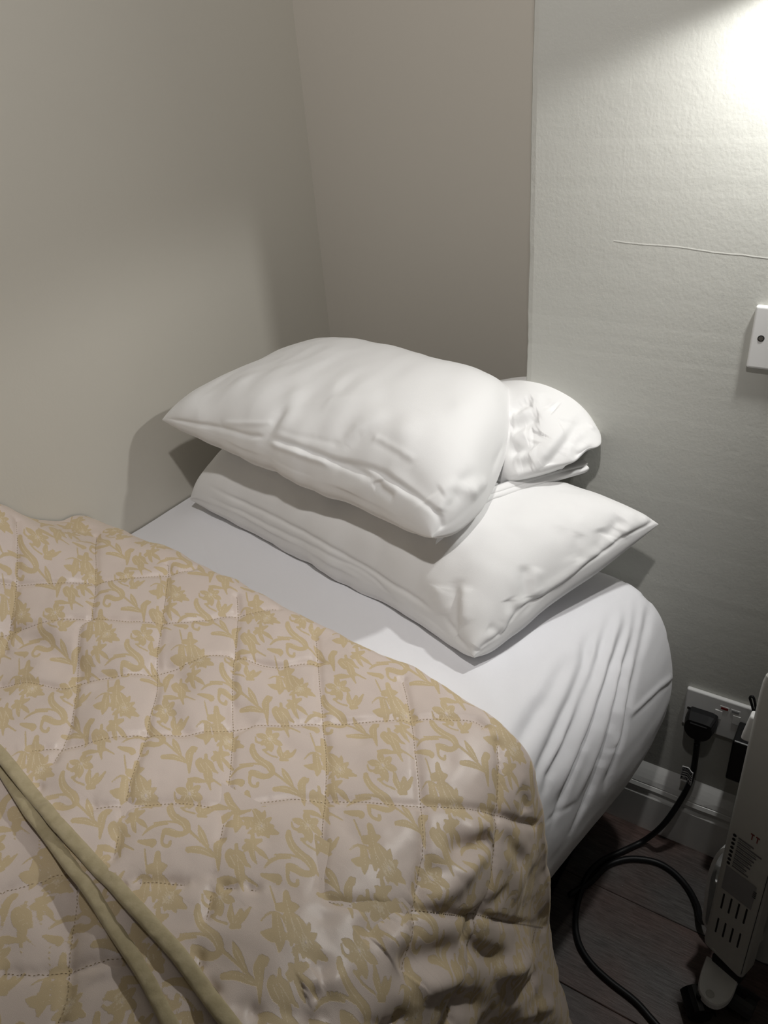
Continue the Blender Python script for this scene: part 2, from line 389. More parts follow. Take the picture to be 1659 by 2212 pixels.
# ------------------------------------------------------------------ fitted sheet
def sheet():
    NA, NS = 460, 520
    a = np.concatenate([np.linspace(0, .80, 170), np.linspace(.80, 1.29, NA-170+1)[1:]])
    s = np.concatenate([np.linspace(-1.93, -.62, 90), np.linspace(-.62, .30, NS-90+1)[1:]])
    A, Sg = np.meshgrid(a, s)
    a0, s0 = .835, -.09
    da = np.maximum(A-a0, 0); ds = np.maximum(Sg-s0, 0); r = np.hypot(da, ds); r4 = (da**2.6+ds**2.6)**(1/2.6)
    c = np.where(r > 1e-9, da/np.maximum(r, 1e-9), 1); sn = np.where(r > 1e-9, ds/np.maximum(r, 1e-9), 0)
    rr = r4
    # profile: arc length -> outward h, down d
    hh = np.array([0, .025, .055, .085, .112, .132, .145, .148, .142, .128, .08, -.02])
    dd = np.array([0, .000, .006, .022, .050, .095, .150, .205, .262, .312, .324, .326])
    ln = np.concatenate([[0], np.cumsum(np.hypot(np.diff(hh), np.diff(dd)))])
    fine = np.linspace(0, ln[-1], 400); k = np.ones(25)/25
    hf = np.convolve(np.pad(np.interp(fine, ln, hh), 12, mode='edge'), k, 'valid'); df = np.convolve(np.pad(np.interp(fine, ln, dd), 12, mode='edge'), k, 'valid')
    hv = np.interp(rr, fine, hf); dv = np.interp(rr, fine, df)
    wide = .56+.44*sstep((Sg+.55)/.42)              # the side bulges most at the head corner
    X = np.minimum(A, a0)+hv*c*wide
    Y = np.minimum(Sg, s0)+hv*sn*.44
    Z = BT+.004-dv
    Z -= .004*sstep((.10-X)/.10)*1.5
    hid = sstep((-.52-Sg)/.06); X = X-.022*hid*sstep((A-.75)/.1); Z = Z-.008*hid
    P = np.stack([X, Y, Z], -1)
    cl = Cloth(P)
    z6 = lambda L: [(950+x/2.949, 1150+y/2.949) for x, y in L]
    V = [([(1045, 550), (950, 700), (925, 850), (850, 1050), (740, 1300), (640, 1500), (585, 1625)], .0085, .010),
         ([(1160, 440), (1065, 620), (1000, 850), (900, 1100), (800, 1350), (700, 1560), (625, 1760)], .0095, .010),
         ([(1205, 380), (1180, 600), (1105, 850), (1030, 1080), (955, 1280), (860, 1500), (760, 1750), (680, 1960)], .011, .010),
         ([(1262, 310), (1245, 560), (1190, 850), (1130, 1080), (1060, 1350), (1000, 1560), (900, 1790), (800, 1960)], .011, .010),
         ([(1335, 330), (1330, 500), (1280, 720), (1210, 1050), (1160, 1300), (1090, 1520), (1060, 1680)], .008, .010),
         ([(880, 760), (800, 850), (720, 1000), (640, 1150), (560, 1300), (500, 1480)], .007, .013),
         ([(690, 1010), (600, 1150), (520, 1290), (470, 1400)], .004, .014)]
    for L, amp, w in V:
        cl.fold(z6(L), -amp, w, .28)
    Rg = [([(1100, 520), (1010, 680), (960, 900), (870, 1130), (760, 1370), (670, 1570)], .005, .010),
          ([(1185, 430), (1130, 620), (1060, 850), (970, 1100), (880, 1330), (780, 1560), (690, 1760)], .006, .011),
          ([(1230, 360), (1215, 600), (1150, 850), (1080, 1100), (1010, 1330), (930, 1550), (830, 1790)], .006, .011),
          ([(1300, 330), (1290, 600), (1230, 900), (1170, 1150), (1110, 1380), (1040, 1600)], .005, .010)]
    for L, amp, w in Rg: cl.fold(z6(L), amp, w, .25)
    for L, amp, w in [([(1190, 1185), (1300, 1085), (1400, 985), (1480, 925), (1550, 845)], .0025, .007), ([(1195, 1205), (1310, 1105), (1410, 1005), (1490, 945), (1550, 880)], -.0010, .007),
                      ([(1385, 370), (1450, 480), (1560, 650)], .002, .008), ([(1060, 1400), (1120, 1355), (1170, 1325)], -.0012, .005), ([(660, 1850), (760, 1790), (880, 1720)], -.0012, .006),
                      ([(1250, 190), (1300, 260), (1380, 330)], .0015, .014)]:
        cl.fold(z6(L), amp, w, .2)
    # shallow creases on the flat top
    for L, amp, w in [([(400, 1100), (455, 1210), (470, 1245)], -.0015, .006), ([(540, 1250), (530, 1285), (545, 1330)], .003, .006), ([(640, 1325), (655, 1345), (650, 1370)], .0025, .005),
                      ([(1040, 1330), (1100, 1420), (1075, 1530)], -.0015, .016), ([(1010, 1440), (1060, 1500), (1080, 1600)], .0015, .016), ([(1180, 1380), (1150, 1440), (1130, 1520)], -.0015, .016)]:
        cl.fold(L, amp, w, .3)
    cl.noise(14, .0012); cl.noise(40, .0004)
    P = cl.done()
    P[..., 1] = np.minimum(P[..., 1], -.0225+.0*P[..., 1]); P[..., 0] = np.maximum(P[..., 0], .004)
    me = np_mesh('fitted_sheet', P.reshape(-1, 3), grid_faces(*P.shape[:2]))
    o = link('fitted_sheet', me, M_sheet)
    tag(o, 'plain white fitted sheet stretched over the mattress with gathered folds at the corner', 'sheet')
sheet()

# ------------------------------------------------------------------ pillows
def pillow(name, label, corners, hl, hb, pinch, clampz, feats, n=(420, 300), ev=(2.6, 2.2), eu=(5, 2.0), bow=None, side=0, extra=None, group=None):
    nu, nv = n
    u = np.sin(np.linspace(-1, 1, nu)*math.pi/2*.985)/math.sin(math.pi/2*.985); v = np.sin(np.linspace(-1, 1, nv)*math.pi/2*.975)/math.sin(math.pi/2*.975)
    V, U = np.meshgrid(v, u, indexing='ij')
    FL, FR, BR, BL = [np.array(c, float) for c in corners]
    s = (U+1)/2; t = (V+1)/2
    pu, pv = pinch                                   # how far the long / short edges are pulled in
    s2 = .5+(s-.5)*(1-pu*(1-V**2)*np.abs(U)**3); t2 = .5+(t-.5)*(1-pv*(1-np.abs(U)**2.5)*np.abs(V)**2)
    base = ((1-s2)*(1-t2))[..., None]*FL+(s2*(1-t2))[..., None]*FR+(s2*t2)[..., None]*BR+((1-s2)*t2)[..., None]*BL
    e = np.maximum(1-np.abs(U)**eu[0], 0)**(1/eu[1])*np.maximum(1-np.abs(V)**ev[0], 0)**(1/ev[1])
    if bow is not None: base[..., 2] += bow(U, V)
    base[..., 0] += side*(1-V**2)*(1-.75*V)/1.2*sstep((U-.2)/.8)
    fw = .2+.8*sstep(.5-V*.9)
    for k_, am in ((0, .010*fw), (1, .016*fw), (2, .010*fw)): base[..., k_] += am*vnoise(np.stack([U*4.2, V*2.2, U*0+k_*7.3], -1), 1.0, 3.1*k_)+am*.5*vnoise(np.stack([U*11, V*4, U*0+k_*2.3], -1), 1.0, 9.1*k_)
    top = base.copy(); top[..., 2] += hl(U, V)*e
    bot = base.copy(); bot[..., 2] -= hb(U, V)*e
    bot[..., 2] = np.maximum(bot[..., 2], clampz(bot)) 
    top[..., 2] = np.maximum(top[..., 2], bot[..., 2]+.0001)
    ct = Cloth(top); feats(ct, U, V)
    edge = sstep(np.minimum(1-np.abs(U), 1-np.abs(V))/.004)
    ct.D *= edge; T = ct.done()
    verts = np.concatenate([T.reshape(-1, 3), bot.reshape(-1, 3)]); k = nu*nv
    f = np.concatenate([grid_faces(nv, nu), grid_faces(nv, nu, k, True)])
    # stitch rims
    ring = list(range(nu))+[i*nu+nu-1 for i in range(1, nv)]+[(nv-1)*nu+j for j in range(nu-2, -1, -1)]+[i*nu for i in range(nv-2, 0, -1)]
    ring = np.array(ring); r2 = np.roll(ring, -1); f = np.concatenate([f, np.stack([ring, ring+k, r2+k, r2], -1)])
    verts = extra(verts) if extra else verts
    me = np_mesh(name, verts, f); o = link(name, me, M_pillow); tag(o, label, 'pillow', group); return o, ct

def f_low(c, U, V):
    z = lambda L: [(250+x*.7288, 700+y*.7288) for x, y in L]       # coordinates read in an enlarged crop
    q = lambda L: [(850+x*.3556, 800+y*.3556) for x, y in L]
    # closing seam of the case along the front
    for L, a, w in [([(255, 470), (400, 540), (560, 620), (680, 690), (800, 760), (880, 810), (950, 860)], -.0035, .005),
                    ([(250, 500), (400, 570), (540, 640), (640, 690), (740, 740), (850, 830)], -.0016, .004),
                    ([(330, 545), (480, 625), (620, 700), (760, 775)], .0016, .006)]:
        c.fold(z(L), a, w, .15)
    # corded seam along the right side
    L = [(500, 1722), (545, 1665), (600, 1630), (680, 1585), (710, 1520), (800, 1430), (900, 1375), (1000, 1310), (1100, 1240), (1200, 1160), (1300, 1090), (1400, 1010), (1500, 960), (1590, 910)]
    c.fold(q(L), -.0020, .0036, .03); c.fold(q([(x-12, y-26) for x, y in L]), .0030, .009, .03)
    for L, a, w in [([(385, 1250), (375, 1400), (370, 1540), (400, 1600)], -.006, .011), ([(430, 1290), (420, 1420), (440, 1560)], .004, .012),
                    ([(300, 1480), (340, 1560), (400, 1640), (490, 1720)], -.0035, .006), ([(290, 1300), (280, 1400), (310, 1500)], .003, .014),
                    ([(800, 1170), (805, 1300), (815, 1420)], -.005, .011), ([(700, 1380), (720, 1440), (760, 1480)], -.003, .009), ([(860, 1180), (850, 1300), (860, 1380)], .0035, .014),
                    ([(1130, 970), (1125, 1080), (1135, 1180)], -.003, .010), ([(1010, 930), (1050, 1060), (1080, 1170)], -.0018, .012),
                    ([(1400, 900), (1350, 960), (1310, 1040)], -.006, .011), ([(1480, 860), (1420, 930), (1380, 1000)], .004, .012), ([(1260, 950), (1270, 1030), (1240, 1130)], -.0035, .011),
                    ([(1000, 690), (1060, 780), (1150, 930)], -.0018, .012), ([(560, 1560), (620, 1580), (660, 1600)], -.003, .007), ([(160, 1230), (250, 1320), (330, 1420)], .002, .02)]:
        c.fold(q(L), a, w, .25)
    c.noise(13, .0030); c.noise(30, .0010, ani=(1, 1.6, 1))
lowc = [(.060, -.240, .668), (.772, -.388, .664), (.925, -.072, .752), (.230, .100, .70)]
P2, C2 = pillow('pillow', 'lower white pillow lying flat on the sheet, with square left end', lowc,
    lambda U, V: .118-.012*U-.02*V+.03*sstep((-U-.75)/.25), lambda U, V: .06+0*U, (.02, .10), lambda b: BT+.0055+0*b[..., 0], f_low, eu=(7, 2.0), ev=(2.6, 2.0), bow=lambda U, V: -.015*(1-U**2)*(1-V**2))

top_of_low = C2.done()
tx = top_of_low[..., 0].ravel(); ty = top_of_low[..., 1].ravel(); tz = top_of_low[..., 2].ravel()
# coarse height map of the lower pillow, so that the upper one rests on it
gx = np.linspace(-.05, 1.05, 111); gy = np.linspace(-.45, .35, 81); HM = np.full((81, 111), BT+.006)
ii = np.clip(((ty+.45)/.01).round().astype(int), 0, 80); jj = np.clip(((tx+.05)/.01).round().astype(int), 0, 110)
np.maximum.at(HM, (ii, jj), tz+.0015)
def support(b):
    fi = np.clip((b[..., 1]+.45)/.01, 0, 79.99); fj = np.clip((b[..., 0]+.05)/.01, 0, 109.99); i = fi.astype(int); j = fj.astype(int); a = fi-i; c = fj-j
    return HM[i, j]*(1-a)*(1-c)+HM[i+1, j]*a*(1-c)+HM[i, j+1]*(1-a)*c+HM[i+1, j+1]*a*c
def f_top(c, U, V):
    z = lambda L: [(250+x*.7288, 700+y*.7288) for x, y in L]
    k = lambda L: [(330+x*.3436, 820+y*.3436) for x, y in L]
    e = lambda L: [(1050+x/6.144, 800+y/6.144) for x, y in L]
    # closing seam, several parallel pleats
    for L, a, w in [([(60, 245), (250, 275), (420, 305), (600, 350), (710, 360)], -.0035, .0045), ([(420, 270), (640, 275), (760, 270)], .002, .005),
                    ([(710, 365), (860, 410), (1010, 465), (1150, 520), (1280, 570), (1410, 630)], -.005, .006), ([(720, 390), (860, 440), (1000, 490), (1120, 530)], .004, .006),
                    ([(780, 300), (900, 350), (1060, 380), (1190, 410)], -.0010, .006), ([(1130, 500), (1300, 540), (1410, 575), (1500, 640), (1659, 750)], -.003, .005),
                    ([(1410, 630), (1430, 680), (1520, 750)], -.004, .007), ([(1375, 355), (1450, 390), (1560, 450), (1659, 520)], .0018, .006), ([(1385, 375), (1470, 415), (1570, 480), (1659, 550)], -.0012, .009)]:
        c.fold(k(L), a, w, .15)
    # tucks running up from the seam
    for L, a, w in [([(650, 480), (700, 380), (760, 300), (810, 200), (800, 160)], -.007, .010), ([(690, 420), (760, 330), (850, 220), (900, 100), (930, 20)], .006, .012),
                    ([(1120, 520), (1200, 400), (1290, 320), (1390, 260), (1465, 160)], .006, .010), ([(1170, 520), (1260, 400), (1360, 310), (1450, 240)], -.005, .011),
                    ([(1330, 270), (1200, 300), (1090, 360), (1000, 400)], -.005, .016), ([(830, 190), (1000, 160), (1180, 120), (1340, 115)], .003, .011), ([(850, 240), (1000, 215), (1180, 190), (1300, 200)], -.003, .014),
                    ([(1100, 670), (1200, 700), (1350, 660), (1400, 640)], .004, .012), ([(400, 260), (430, 290), (420, 340)], -.002, .006), ([(240, 180), (330, 150), (420, 220)], -.0015, .02)]:
        c.fold(k(L), a*.55, w*1.2, .45)
    # rest of the front seam to the right corner
    for L, a, w in [([(780, 430), (860, 490), (950, 560), (970, 620)], -.003, .005),
                    ([(820, 400), (900, 480), (930, 520)], -.003, .016), ([(960, 500), (1010, 480), (1080, 510)], .003, .010)]:
        c.fold(z(L), a, w, .15)
    for L, a, w in [([(960, 1098), (985, 1070), (1000, 1040), (1040, 1010)], -.003, .010), ([(1010, 1065), (1030, 1050), (1060, 1040)], .003, .010), ([(1085, 1030), (1090, 1000), (1096, 970)], -.003, .006), ([(1060, 1010), (1078, 990), (1090, 960)], -.002, .012),
                    ([(945, 1110), (958, 1085), (990, 1068)], .003, .008)]:
        c.fold(L, a, w, .3)
    c.noise(10, .0018, 5); c.noise(28, .0008, 2)
SG = 1
topc = [(.079, -.278, .862), (.690, -.352, .822), (.655, .004, .868), (.165, .130, .860)]
P1, C1 = pillow('pillow', 'upper white pillow on top of the stack, its open right end tucked in', topc,
    lambda U, V: .100+.012*U+.006*V-.020*sstep((-U-.3)/.7)-.003*sstep((U-.2)/.6), lambda U, V: .055+.0*U-.02*sstep((U-.6)/.4), (.0, .05), support, f_top, eu=(8.5, 2.3), ev=(2.8, 2.1), bow=lambda U, V: -.004*(1-V**2)*sstep((U-.4)/.6), side=.040)
P1.name = 'pillow.001'
def spline_net(net, nu, nv):
    net = np.array(net, float); rows = np.array([catmull(list(r_), nu)[:, :] for r_ in net])
    return np.array([catmull(list(rows[:, j]), nv) for j in range(rows.shape[1])]).transpose(1, 0, 2)
def case_end():
    net = [[((1070, 850), .07), ((1150, 856), .07), ((1232, 895), .06), ((1282, 962), .02)],
           [((1070, 822), .03), ((1150, 815), .03), ((1238, 853), .02), ((1292, 930), -.005)],
           [((1050, 860), -.04), ((1140, 858), -.045), ((1214, 887), -.045), ((1294, 955), -.045)],
           [((1060, 930), -.08), ((1130, 930), -.098), ((1192, 945), -.102), ((1268, 974), -.078)],
           [((1060, 990), -.11), ((1118, 985), -.132), ((1172, 990), -.130), ((1243, 995), -.100)],
           [((1050, 1040), -.13), ((1104, 1034), -.150), ((1158, 1022), -.140), ((1222, 1006), -.105)],
           [((1050, 1058), -.12), ((1100, 1050), -.115), ((1155, 1036), -.105), ((1212, 1014), -.080)]]
    net = [[onY(p, y) for p, y in r_] for r_ in net]
    # let the outer edge curl round and go back, so that the end is closed like cloth
    net = [r_+[r_[-1]+np.array([-.014, .018, -.014])] for r_ in net]
    P = spline_net(net, 60, 34); c = Cloth(P, 1)
    view = ((CAM-P)*c.N).sum(-1); sg = 1 if (view > 0).mean() > .5 else -1
    c = Cloth(P, sg); e = lambda L: [(1050+x/6.144, 800+y/6.144) for x, y in L]
    for L, a, w in [([(300, 640), (420, 500), (540, 420), (660, 380)], -.0075, .009), ([(300, 720), (450, 620), (620, 500)], .0045, .010), ([(280, 810), (440, 730), (600, 640), (740, 580)], -.0085, .010),
                    ([(300, 960), (450, 850), (560, 790)], .0035, .013), ([(540, 870), (650, 850), (720, 790)], -.0050, .013), ([(280, 1100), (430, 1060), (650, 1075)], -.0065, .008), ([(340, 1170), (520, 1110), (680, 1120)], .0040, .010),
                    ([(640, 900), (600, 980), (640, 1050)], -.003, .012), ([(820, 450), (900, 500), (940, 520)], -.005, .011), ([(800, 300), (790, 400), (800, 540)], -.0025, .008), ([(960, 730), (1040, 720), (1060, 620)], -.003, .011),
                    ([(1330, 590), (1200, 760), (1060, 960), (900, 1160), (760, 1290), (560, 1400)], -.0110, .009), ([(1280, 580), (1130, 760), (1000, 930), (850, 1110), (660, 1290), (450, 1420)], .0060, .012),
                    ([(1390, 830), (1260, 930), (1190, 1040), (1100, 1220)], -.0065, .008), ([(1350, 760), (1240, 870), (1150, 1030), (1050, 1180)], .0035, .010), ([(1480, 990), (1380, 1060), (1260, 1120), (1130, 1180)], -.0050, .006),
                    ([(1400, 720), (1400, 800)], .002, .005), ([(380, 1290), (520, 1260), (640, 1210)], -.004, .009)]:
        c.fold(e(L), a*1.15, w*1.2, .35)
    c.noise(16, .0012, 4)
    Q = c.done(); me = np_mesh('case_end', Q.reshape(-1, 3), grid_faces(*Q.shape[:2])); link('case_end', me, M_pillow, P1)
case_end()
# loose hem of the upper pillowcase hanging out below its open end
def hem():
    lo = [(938, 1166), (985, 1128), (1050, 1080), (1083, 1067), (1148, 1046), (1213, 1026), (1258, 1013), (1269, 1006)]
    up = [(946, 1125), (990, 1098), (1050, 1068), (1090, 1055), (1150, 1032), (1213, 1012), (1258, 1004), (1269, 1002)]
    w = []
    A = catmull([onZ(p, .797+.012*i/7) for i, p in enumerate(lo)], 10); B = catmull([onZ(p, .814+.006*i/7) for i, p in enumerate(up)], 10)
    B = B+np.array([-.012, .012, 0])
    n = 10; G = np.zeros((n, len(A), 3))
    for i in range(n):
        t = i/(n-1); G[i] = A*(1-t)+B*t; G[i, :, 2] += .003*math.sin(math.pi*t)**.7; 
        G[i] += np.array([.006, -.006, 0])*math.sin(math.pi*t)
    low = G-np.array([-.004, .004, .005])
    v = np.concatenate([G.reshape(-1, 3), low[::-1].reshape(-1, 3)]); h, wd_ = 2*n, len(A)
    me = np_mesh('case_hem', v, grid_faces(h, wd_)); link('case_hem', me, M_pillow, P1)
hem()

# ------------------------------------------------------------------ bedspread
def motif_tile():
    """woven damask repeat as strokes (x, y, half width); returns signed distance over one lattice cell"""
    a = np.array([678., -620.]); b = np.array([1130., 259.]); N = 560
    U, V = np.meshgrid(np.arange(N)/N, np.arange(N)/N, indexing='ij')
    X = U*a[0]+V*b[0]; Y = U*a[1]+V*b[1]
    st = [[(75, 1190, 20), (82, 1240, 27), (125, 1310, 30), (200, 1370, 32), (268, 1410, 34), (305, 1465, 28), (285, 1505, 22), (225, 1515, 26), (150, 1490, 30), (105, 1480, 26)],
          [(105, 1480, 22), (98, 1530, 14), (105, 1580, 11), (135, 1612, 11), (175, 1612, 15), (182, 1580, 12)],
          [(305, 1465, 12), (400, 1530, 8), (500, 1600, 8), (585, 1665, 8)], [(-20, 1395, 6), (100, 1385, 7), (220, 1400, 8)], [(-100, 1500, 5), (-50, 1445, 14), (20, 1415, 12), (110, 1408, 7)],
          [(90, 1090, 4), (112, 1150, 9), (180, 1165, 12), (224, 1195, 12), (226, 1235, 13), (190, 1240, 10)], [(190, 1240, 6), (250, 1285, 6), (335, 1312, 7)],
          [(395, 1315, 18), (355, 1250, 26), (345, 1180, 12)], [(400, 1310, 20), (420, 1260, 26), (430, 1215, 16)], [(400, 1310, 14), (455, 1270, 22), (505, 1190, 8)], [(380, 1330, 20), (440, 1330, 12)],
          [(400, 1430, 5), (445, 1505, 27), (520, 1600, 6)], [(350, 1640, 20), (440, 1635, 27), (510, 1650, 20), (590, 1675, 8)], [(622, 1530, 30), (600, 1590, 36), (618, 1670, 24), (640, 1780, 6)], [(640, 1545, 20), (655, 1520, 12)],
          [(610, 1365, 8), (690, 1375, 42), (765, 1370, 22), (880, 1362, 8), (990, 1435, 4)], [(772, 1060, 22), (792, 1150, 33), (820, 1260, 32), (880, 1358, 10)], [(600, 1280, 4), (655, 1225, 8), (730, 1230, 8), (800, 1282, 4)], [(640, 1010, 3), (672, 1090, 6), (705, 1170, 3)],
          [(970, 1520, 12), (900, 1560, 34), (835, 1605, 18)], [(885, 1590, 24), (925, 1680, 18), (960, 1730, 4)], [(930, 1600, 14), (990, 1640, 20), (1050, 1690, 5)], [(762, 1580, 12), (785, 1690, 20), (825, 1790, 40), (852, 1880, 14), (880, 1940, 5)],
          [(322+638-640, 880, 6), (300, 860, 26), (260, 790, 34), (262, 760, 24)], [(310, 765, 22), (365, 790, 28), (410, 850, 18), (460, 880, 5)], [(330, 880, 18), (420, 950, 10), (540, 1010, 4)], [(195, 965, 10), (265, 972, 27), (350, 980, 12), (430, 975, 5)],
          [(560, 935, 10), (630, 950, 24), (700, 960, 30), (705, 985, 18)],
          [(55, 1795, 34), (130, 1785, 40), (190, 1770, 10)], [(30, 1860, 26), (50, 1950, 38), (62, 2020, 34), (60, 2085, 8)], [(110, 1870, 30), (150, 1950, 34), (155, 2040, 10)], [(170, 1860, 30), (225, 1920, 44), (262, 1970, 14)],
          [(300, 2080, 20), (360, 2060, 30), (430, 2080, 12)]]
    def flower(cx, cy, r, n, ph, w, st):
        for i in range(n):
            t = ph+2*math.pi*i/n; l = r*(1+.18*math.sin(i*2.3)); k = math.cos(t), math.sin(t)
            st.append([(cx+k[0]*l*.25, cy+k[1]*l*.25, w*.45), (cx+k[0]*l*.6, cy+k[1]*l*.6, w), (cx+k[0]*l*.85, cy+k[1]*l*.85, w*.75), (cx+k[0]*l*1.08, cy+k[1]*l*1.08, w*.15)])
    flower(690, 1985, 122, 6, .3, 31, st); flower(-180, 1130, 112, 8, .1, 23, st); flower(-235, 1300, 80, 5, .9, 16, st)
    vs = [[(80, 1230, 0), (130, 1320, 0), (240, 1400, 0), (290, 1460, 0)], [(150, 1465, 0), (200, 1480, 0), (260, 1480, 0)], [(420, 1470, 0), (510, 1590, 0)], [(380, 1625, 0), (480, 1635, 0), (560, 1665, 0)], [(605, 1560, 0), (610, 1680, 0)],
          [(780, 1110, 0), (830, 1270, 0), (875, 1350, 0)], [(360, 1220, 0), (385, 1300, 0)], [(425, 1240, 0), (405, 1305, 0)], [(270, 790, 0), (330, 870, 0)], [(320, 780, 0), (400, 860, 0)],
          [(40, 1850, 0), (70, 2030, 0)], [(100, 1850, 0), (110, 1990, 0)], [(140, 1860, 0), (180, 2000, 0)], [(180, 1850, 0), (250, 1960, 0)], [(905, 1560, 0), (930, 1670, 0)], [(790, 1690, 0), (840, 1850, 0)]]
    for cx, cy, r, n, ph in ((690, 1985, 70, 6, .3), (-180, 1130, 62, 8, .1)):
        for i in range(n):
            for o_ in (0, .5):
                t = ph+2*math.pi*(i+o_)/n; vs.append([(cx+math.cos(t)*10, cy+math.sin(t)*10, 0), (cx+math.cos(t)*r, cy+math.sin(t)*r, 0)])
    def sdf(strokes, cap):
        D = np.full(X.shape, 90.)
        for s in strokes:
            pts = catmull([np.array(p, float) for p in s], 4) if len(s) > 2 else np.array(s, float)
            cen = pts.mean(0)
            for i in (-3, -2, -1, 0, 1, 2, 3):
                for j in (-3, -2, -1, 0, 1, 2, 3):
                    off = i*a+j*b; q = pts[:, :2]+off
                    lo, hi = q.min(0)-80, q.max(0)+80
                    if hi[0] < X.min() or lo[0] > X.max() or hi[1] < Y.min() or lo[1] > Y.max(): continue
                    m = (X > lo[0]) & (X < hi[0]) & (Y > lo[1]) & (Y < hi[1])
                    if not m.any(): continue
                    xx, yy = X[m], Y[m]; d = D[m]
                    for k in range(len(q)-1):
                        p0, p1 = q[k], q[k+1]; e = p1-p0; l2 = e@e+1e-9
                        t = np.clip(((xx-p0[0])*e[0]+(yy-p0[1])*e[1])/l2, 0, 1)
                        w = pts[k, 2]*(1-t)+pts[k+1, 2]*t+cap
                        d = np.minimum(d, np.hypot(xx-p0[0]-t*e[0], yy-p0[1]-t*e[1])-w)
                    D[m] = d
        return D
    return a, b, N, sdf(st, 3), sdf(vs, 3.2)
TILE = motif_tile()
J = np.array([[1.091398e-4, 8.39157e-5], [6.17854e-5, -1.22782e-4]]); Ji = np.linalg.inv(J)
def motif_at(fx, fy):
    """fabric coordinates in metres -> (motif, vein) distance"""
    a, b, N, D, Vn = TILE
    w = np.stack([fx-.78892, fy+.69571], -1)@Ji.T+np.array([747.+0, 1037.])
    m = np.linalg.inv(np.array([a, b]).T); uvc = w@m.T
    u = (uvc % 1)*N; i = np.floor(u).astype(int); f = u-i; i %= N; i1 = (i+1) % N
    def smp(T): return T[i[..., 0], i[..., 1]]*(1-f[..., 0])*(1-f[..., 1])+T[i1[..., 0], i[..., 1]]*f[..., 0]*(1-f[..., 1])+T[i[..., 0], i1[..., 1]]*(1-f[..., 0])*f[..., 1]+T[i1[..., 0], i1[..., 1]]*f[..., 0]*f[..., 1]
    return smp(D), smp(Vn)
# base line of the spread across the bed (inner face) as a function of distance a
XO = np.array([.004, .40, .70, .78, .815, .845, .869, .884, .894, .903, .918, .930, .942, .948])
ZO = np.array([.641, .641, .641, .641, .639, .632, .612, .580, .545, .469, .315, .219, .086, .020])
AL = np.concatenate([[0], np.cumsum(np.hypot(np.diff(XO), np.diff(ZO)))])
def base_line(a):
    fine = np.linspace(0, AL[-1], 900); k = np.ones(31)/31
    X = np.convolve(np.pad(np.interp(fine, AL, XO), 15, mode='reflect', reflect_type='odd'), k, 'valid'); Z = np.convolve(np.pad(np.interp(fine, AL, ZO), 15, mode='reflect', reflect_type='odd'), k, 'valid')
    tx_, tz_ = np.gradient(X, fine), np.gradient(Z, fine); l = np.hypot(tx_, tz_)
    return np.interp(a, fine, X), np.interp(a, fine, Z), np.interp(a, fine, -tz_/l), np.interp(a, fine, tx_/l)
def thick(a): return np.interp(a, [0, .1, .25, .40, .57, .70, .80, .90, 1.6], [.092, .092, .088, .066, .043, .034, .030, .030, .028])
def yfold(a): return np.interp(a, [0, .2, .45, .7, .85, 1.0, 1.5], [-.425, -.432, -.440, -.448, -.470, -.480, -.470])
b1px = [(0, 1613), (38, 1659), (84, 1710), (127, 1765), (169, 1807), (211, 1853), (253, 1895), (295, 1946), (338, 1988), (380, 2035), (422, 2085), (456, 2136), (498, 2191), (530, 2235), (560, 2280)]
b2px = [(0, 1638), (34, 1689), (72, 1748), (110, 1794), (148, 1849), (181, 1887), (211, 1929), (240, 1976), (270, 2022), (304, 2068), (333, 2119), (363, 2178), (384, 2220), (410, 2270)]
b1 = np.array([onZ(p, .698) for p in b1px]); b2 = np.array([onZ(p, .682) for p in b2px])
def edge_y(a, b): return np.interp(a, np.concatenate([[0, .12], b[:, 0], [b[-1, 0]+.1, 1.5]]), np.concatenate([[b[0, 1]+.03, b[0, 1]+.02], b[:, 1], [b[-1, 1]-.03, b[-1, 1]-.06]]))
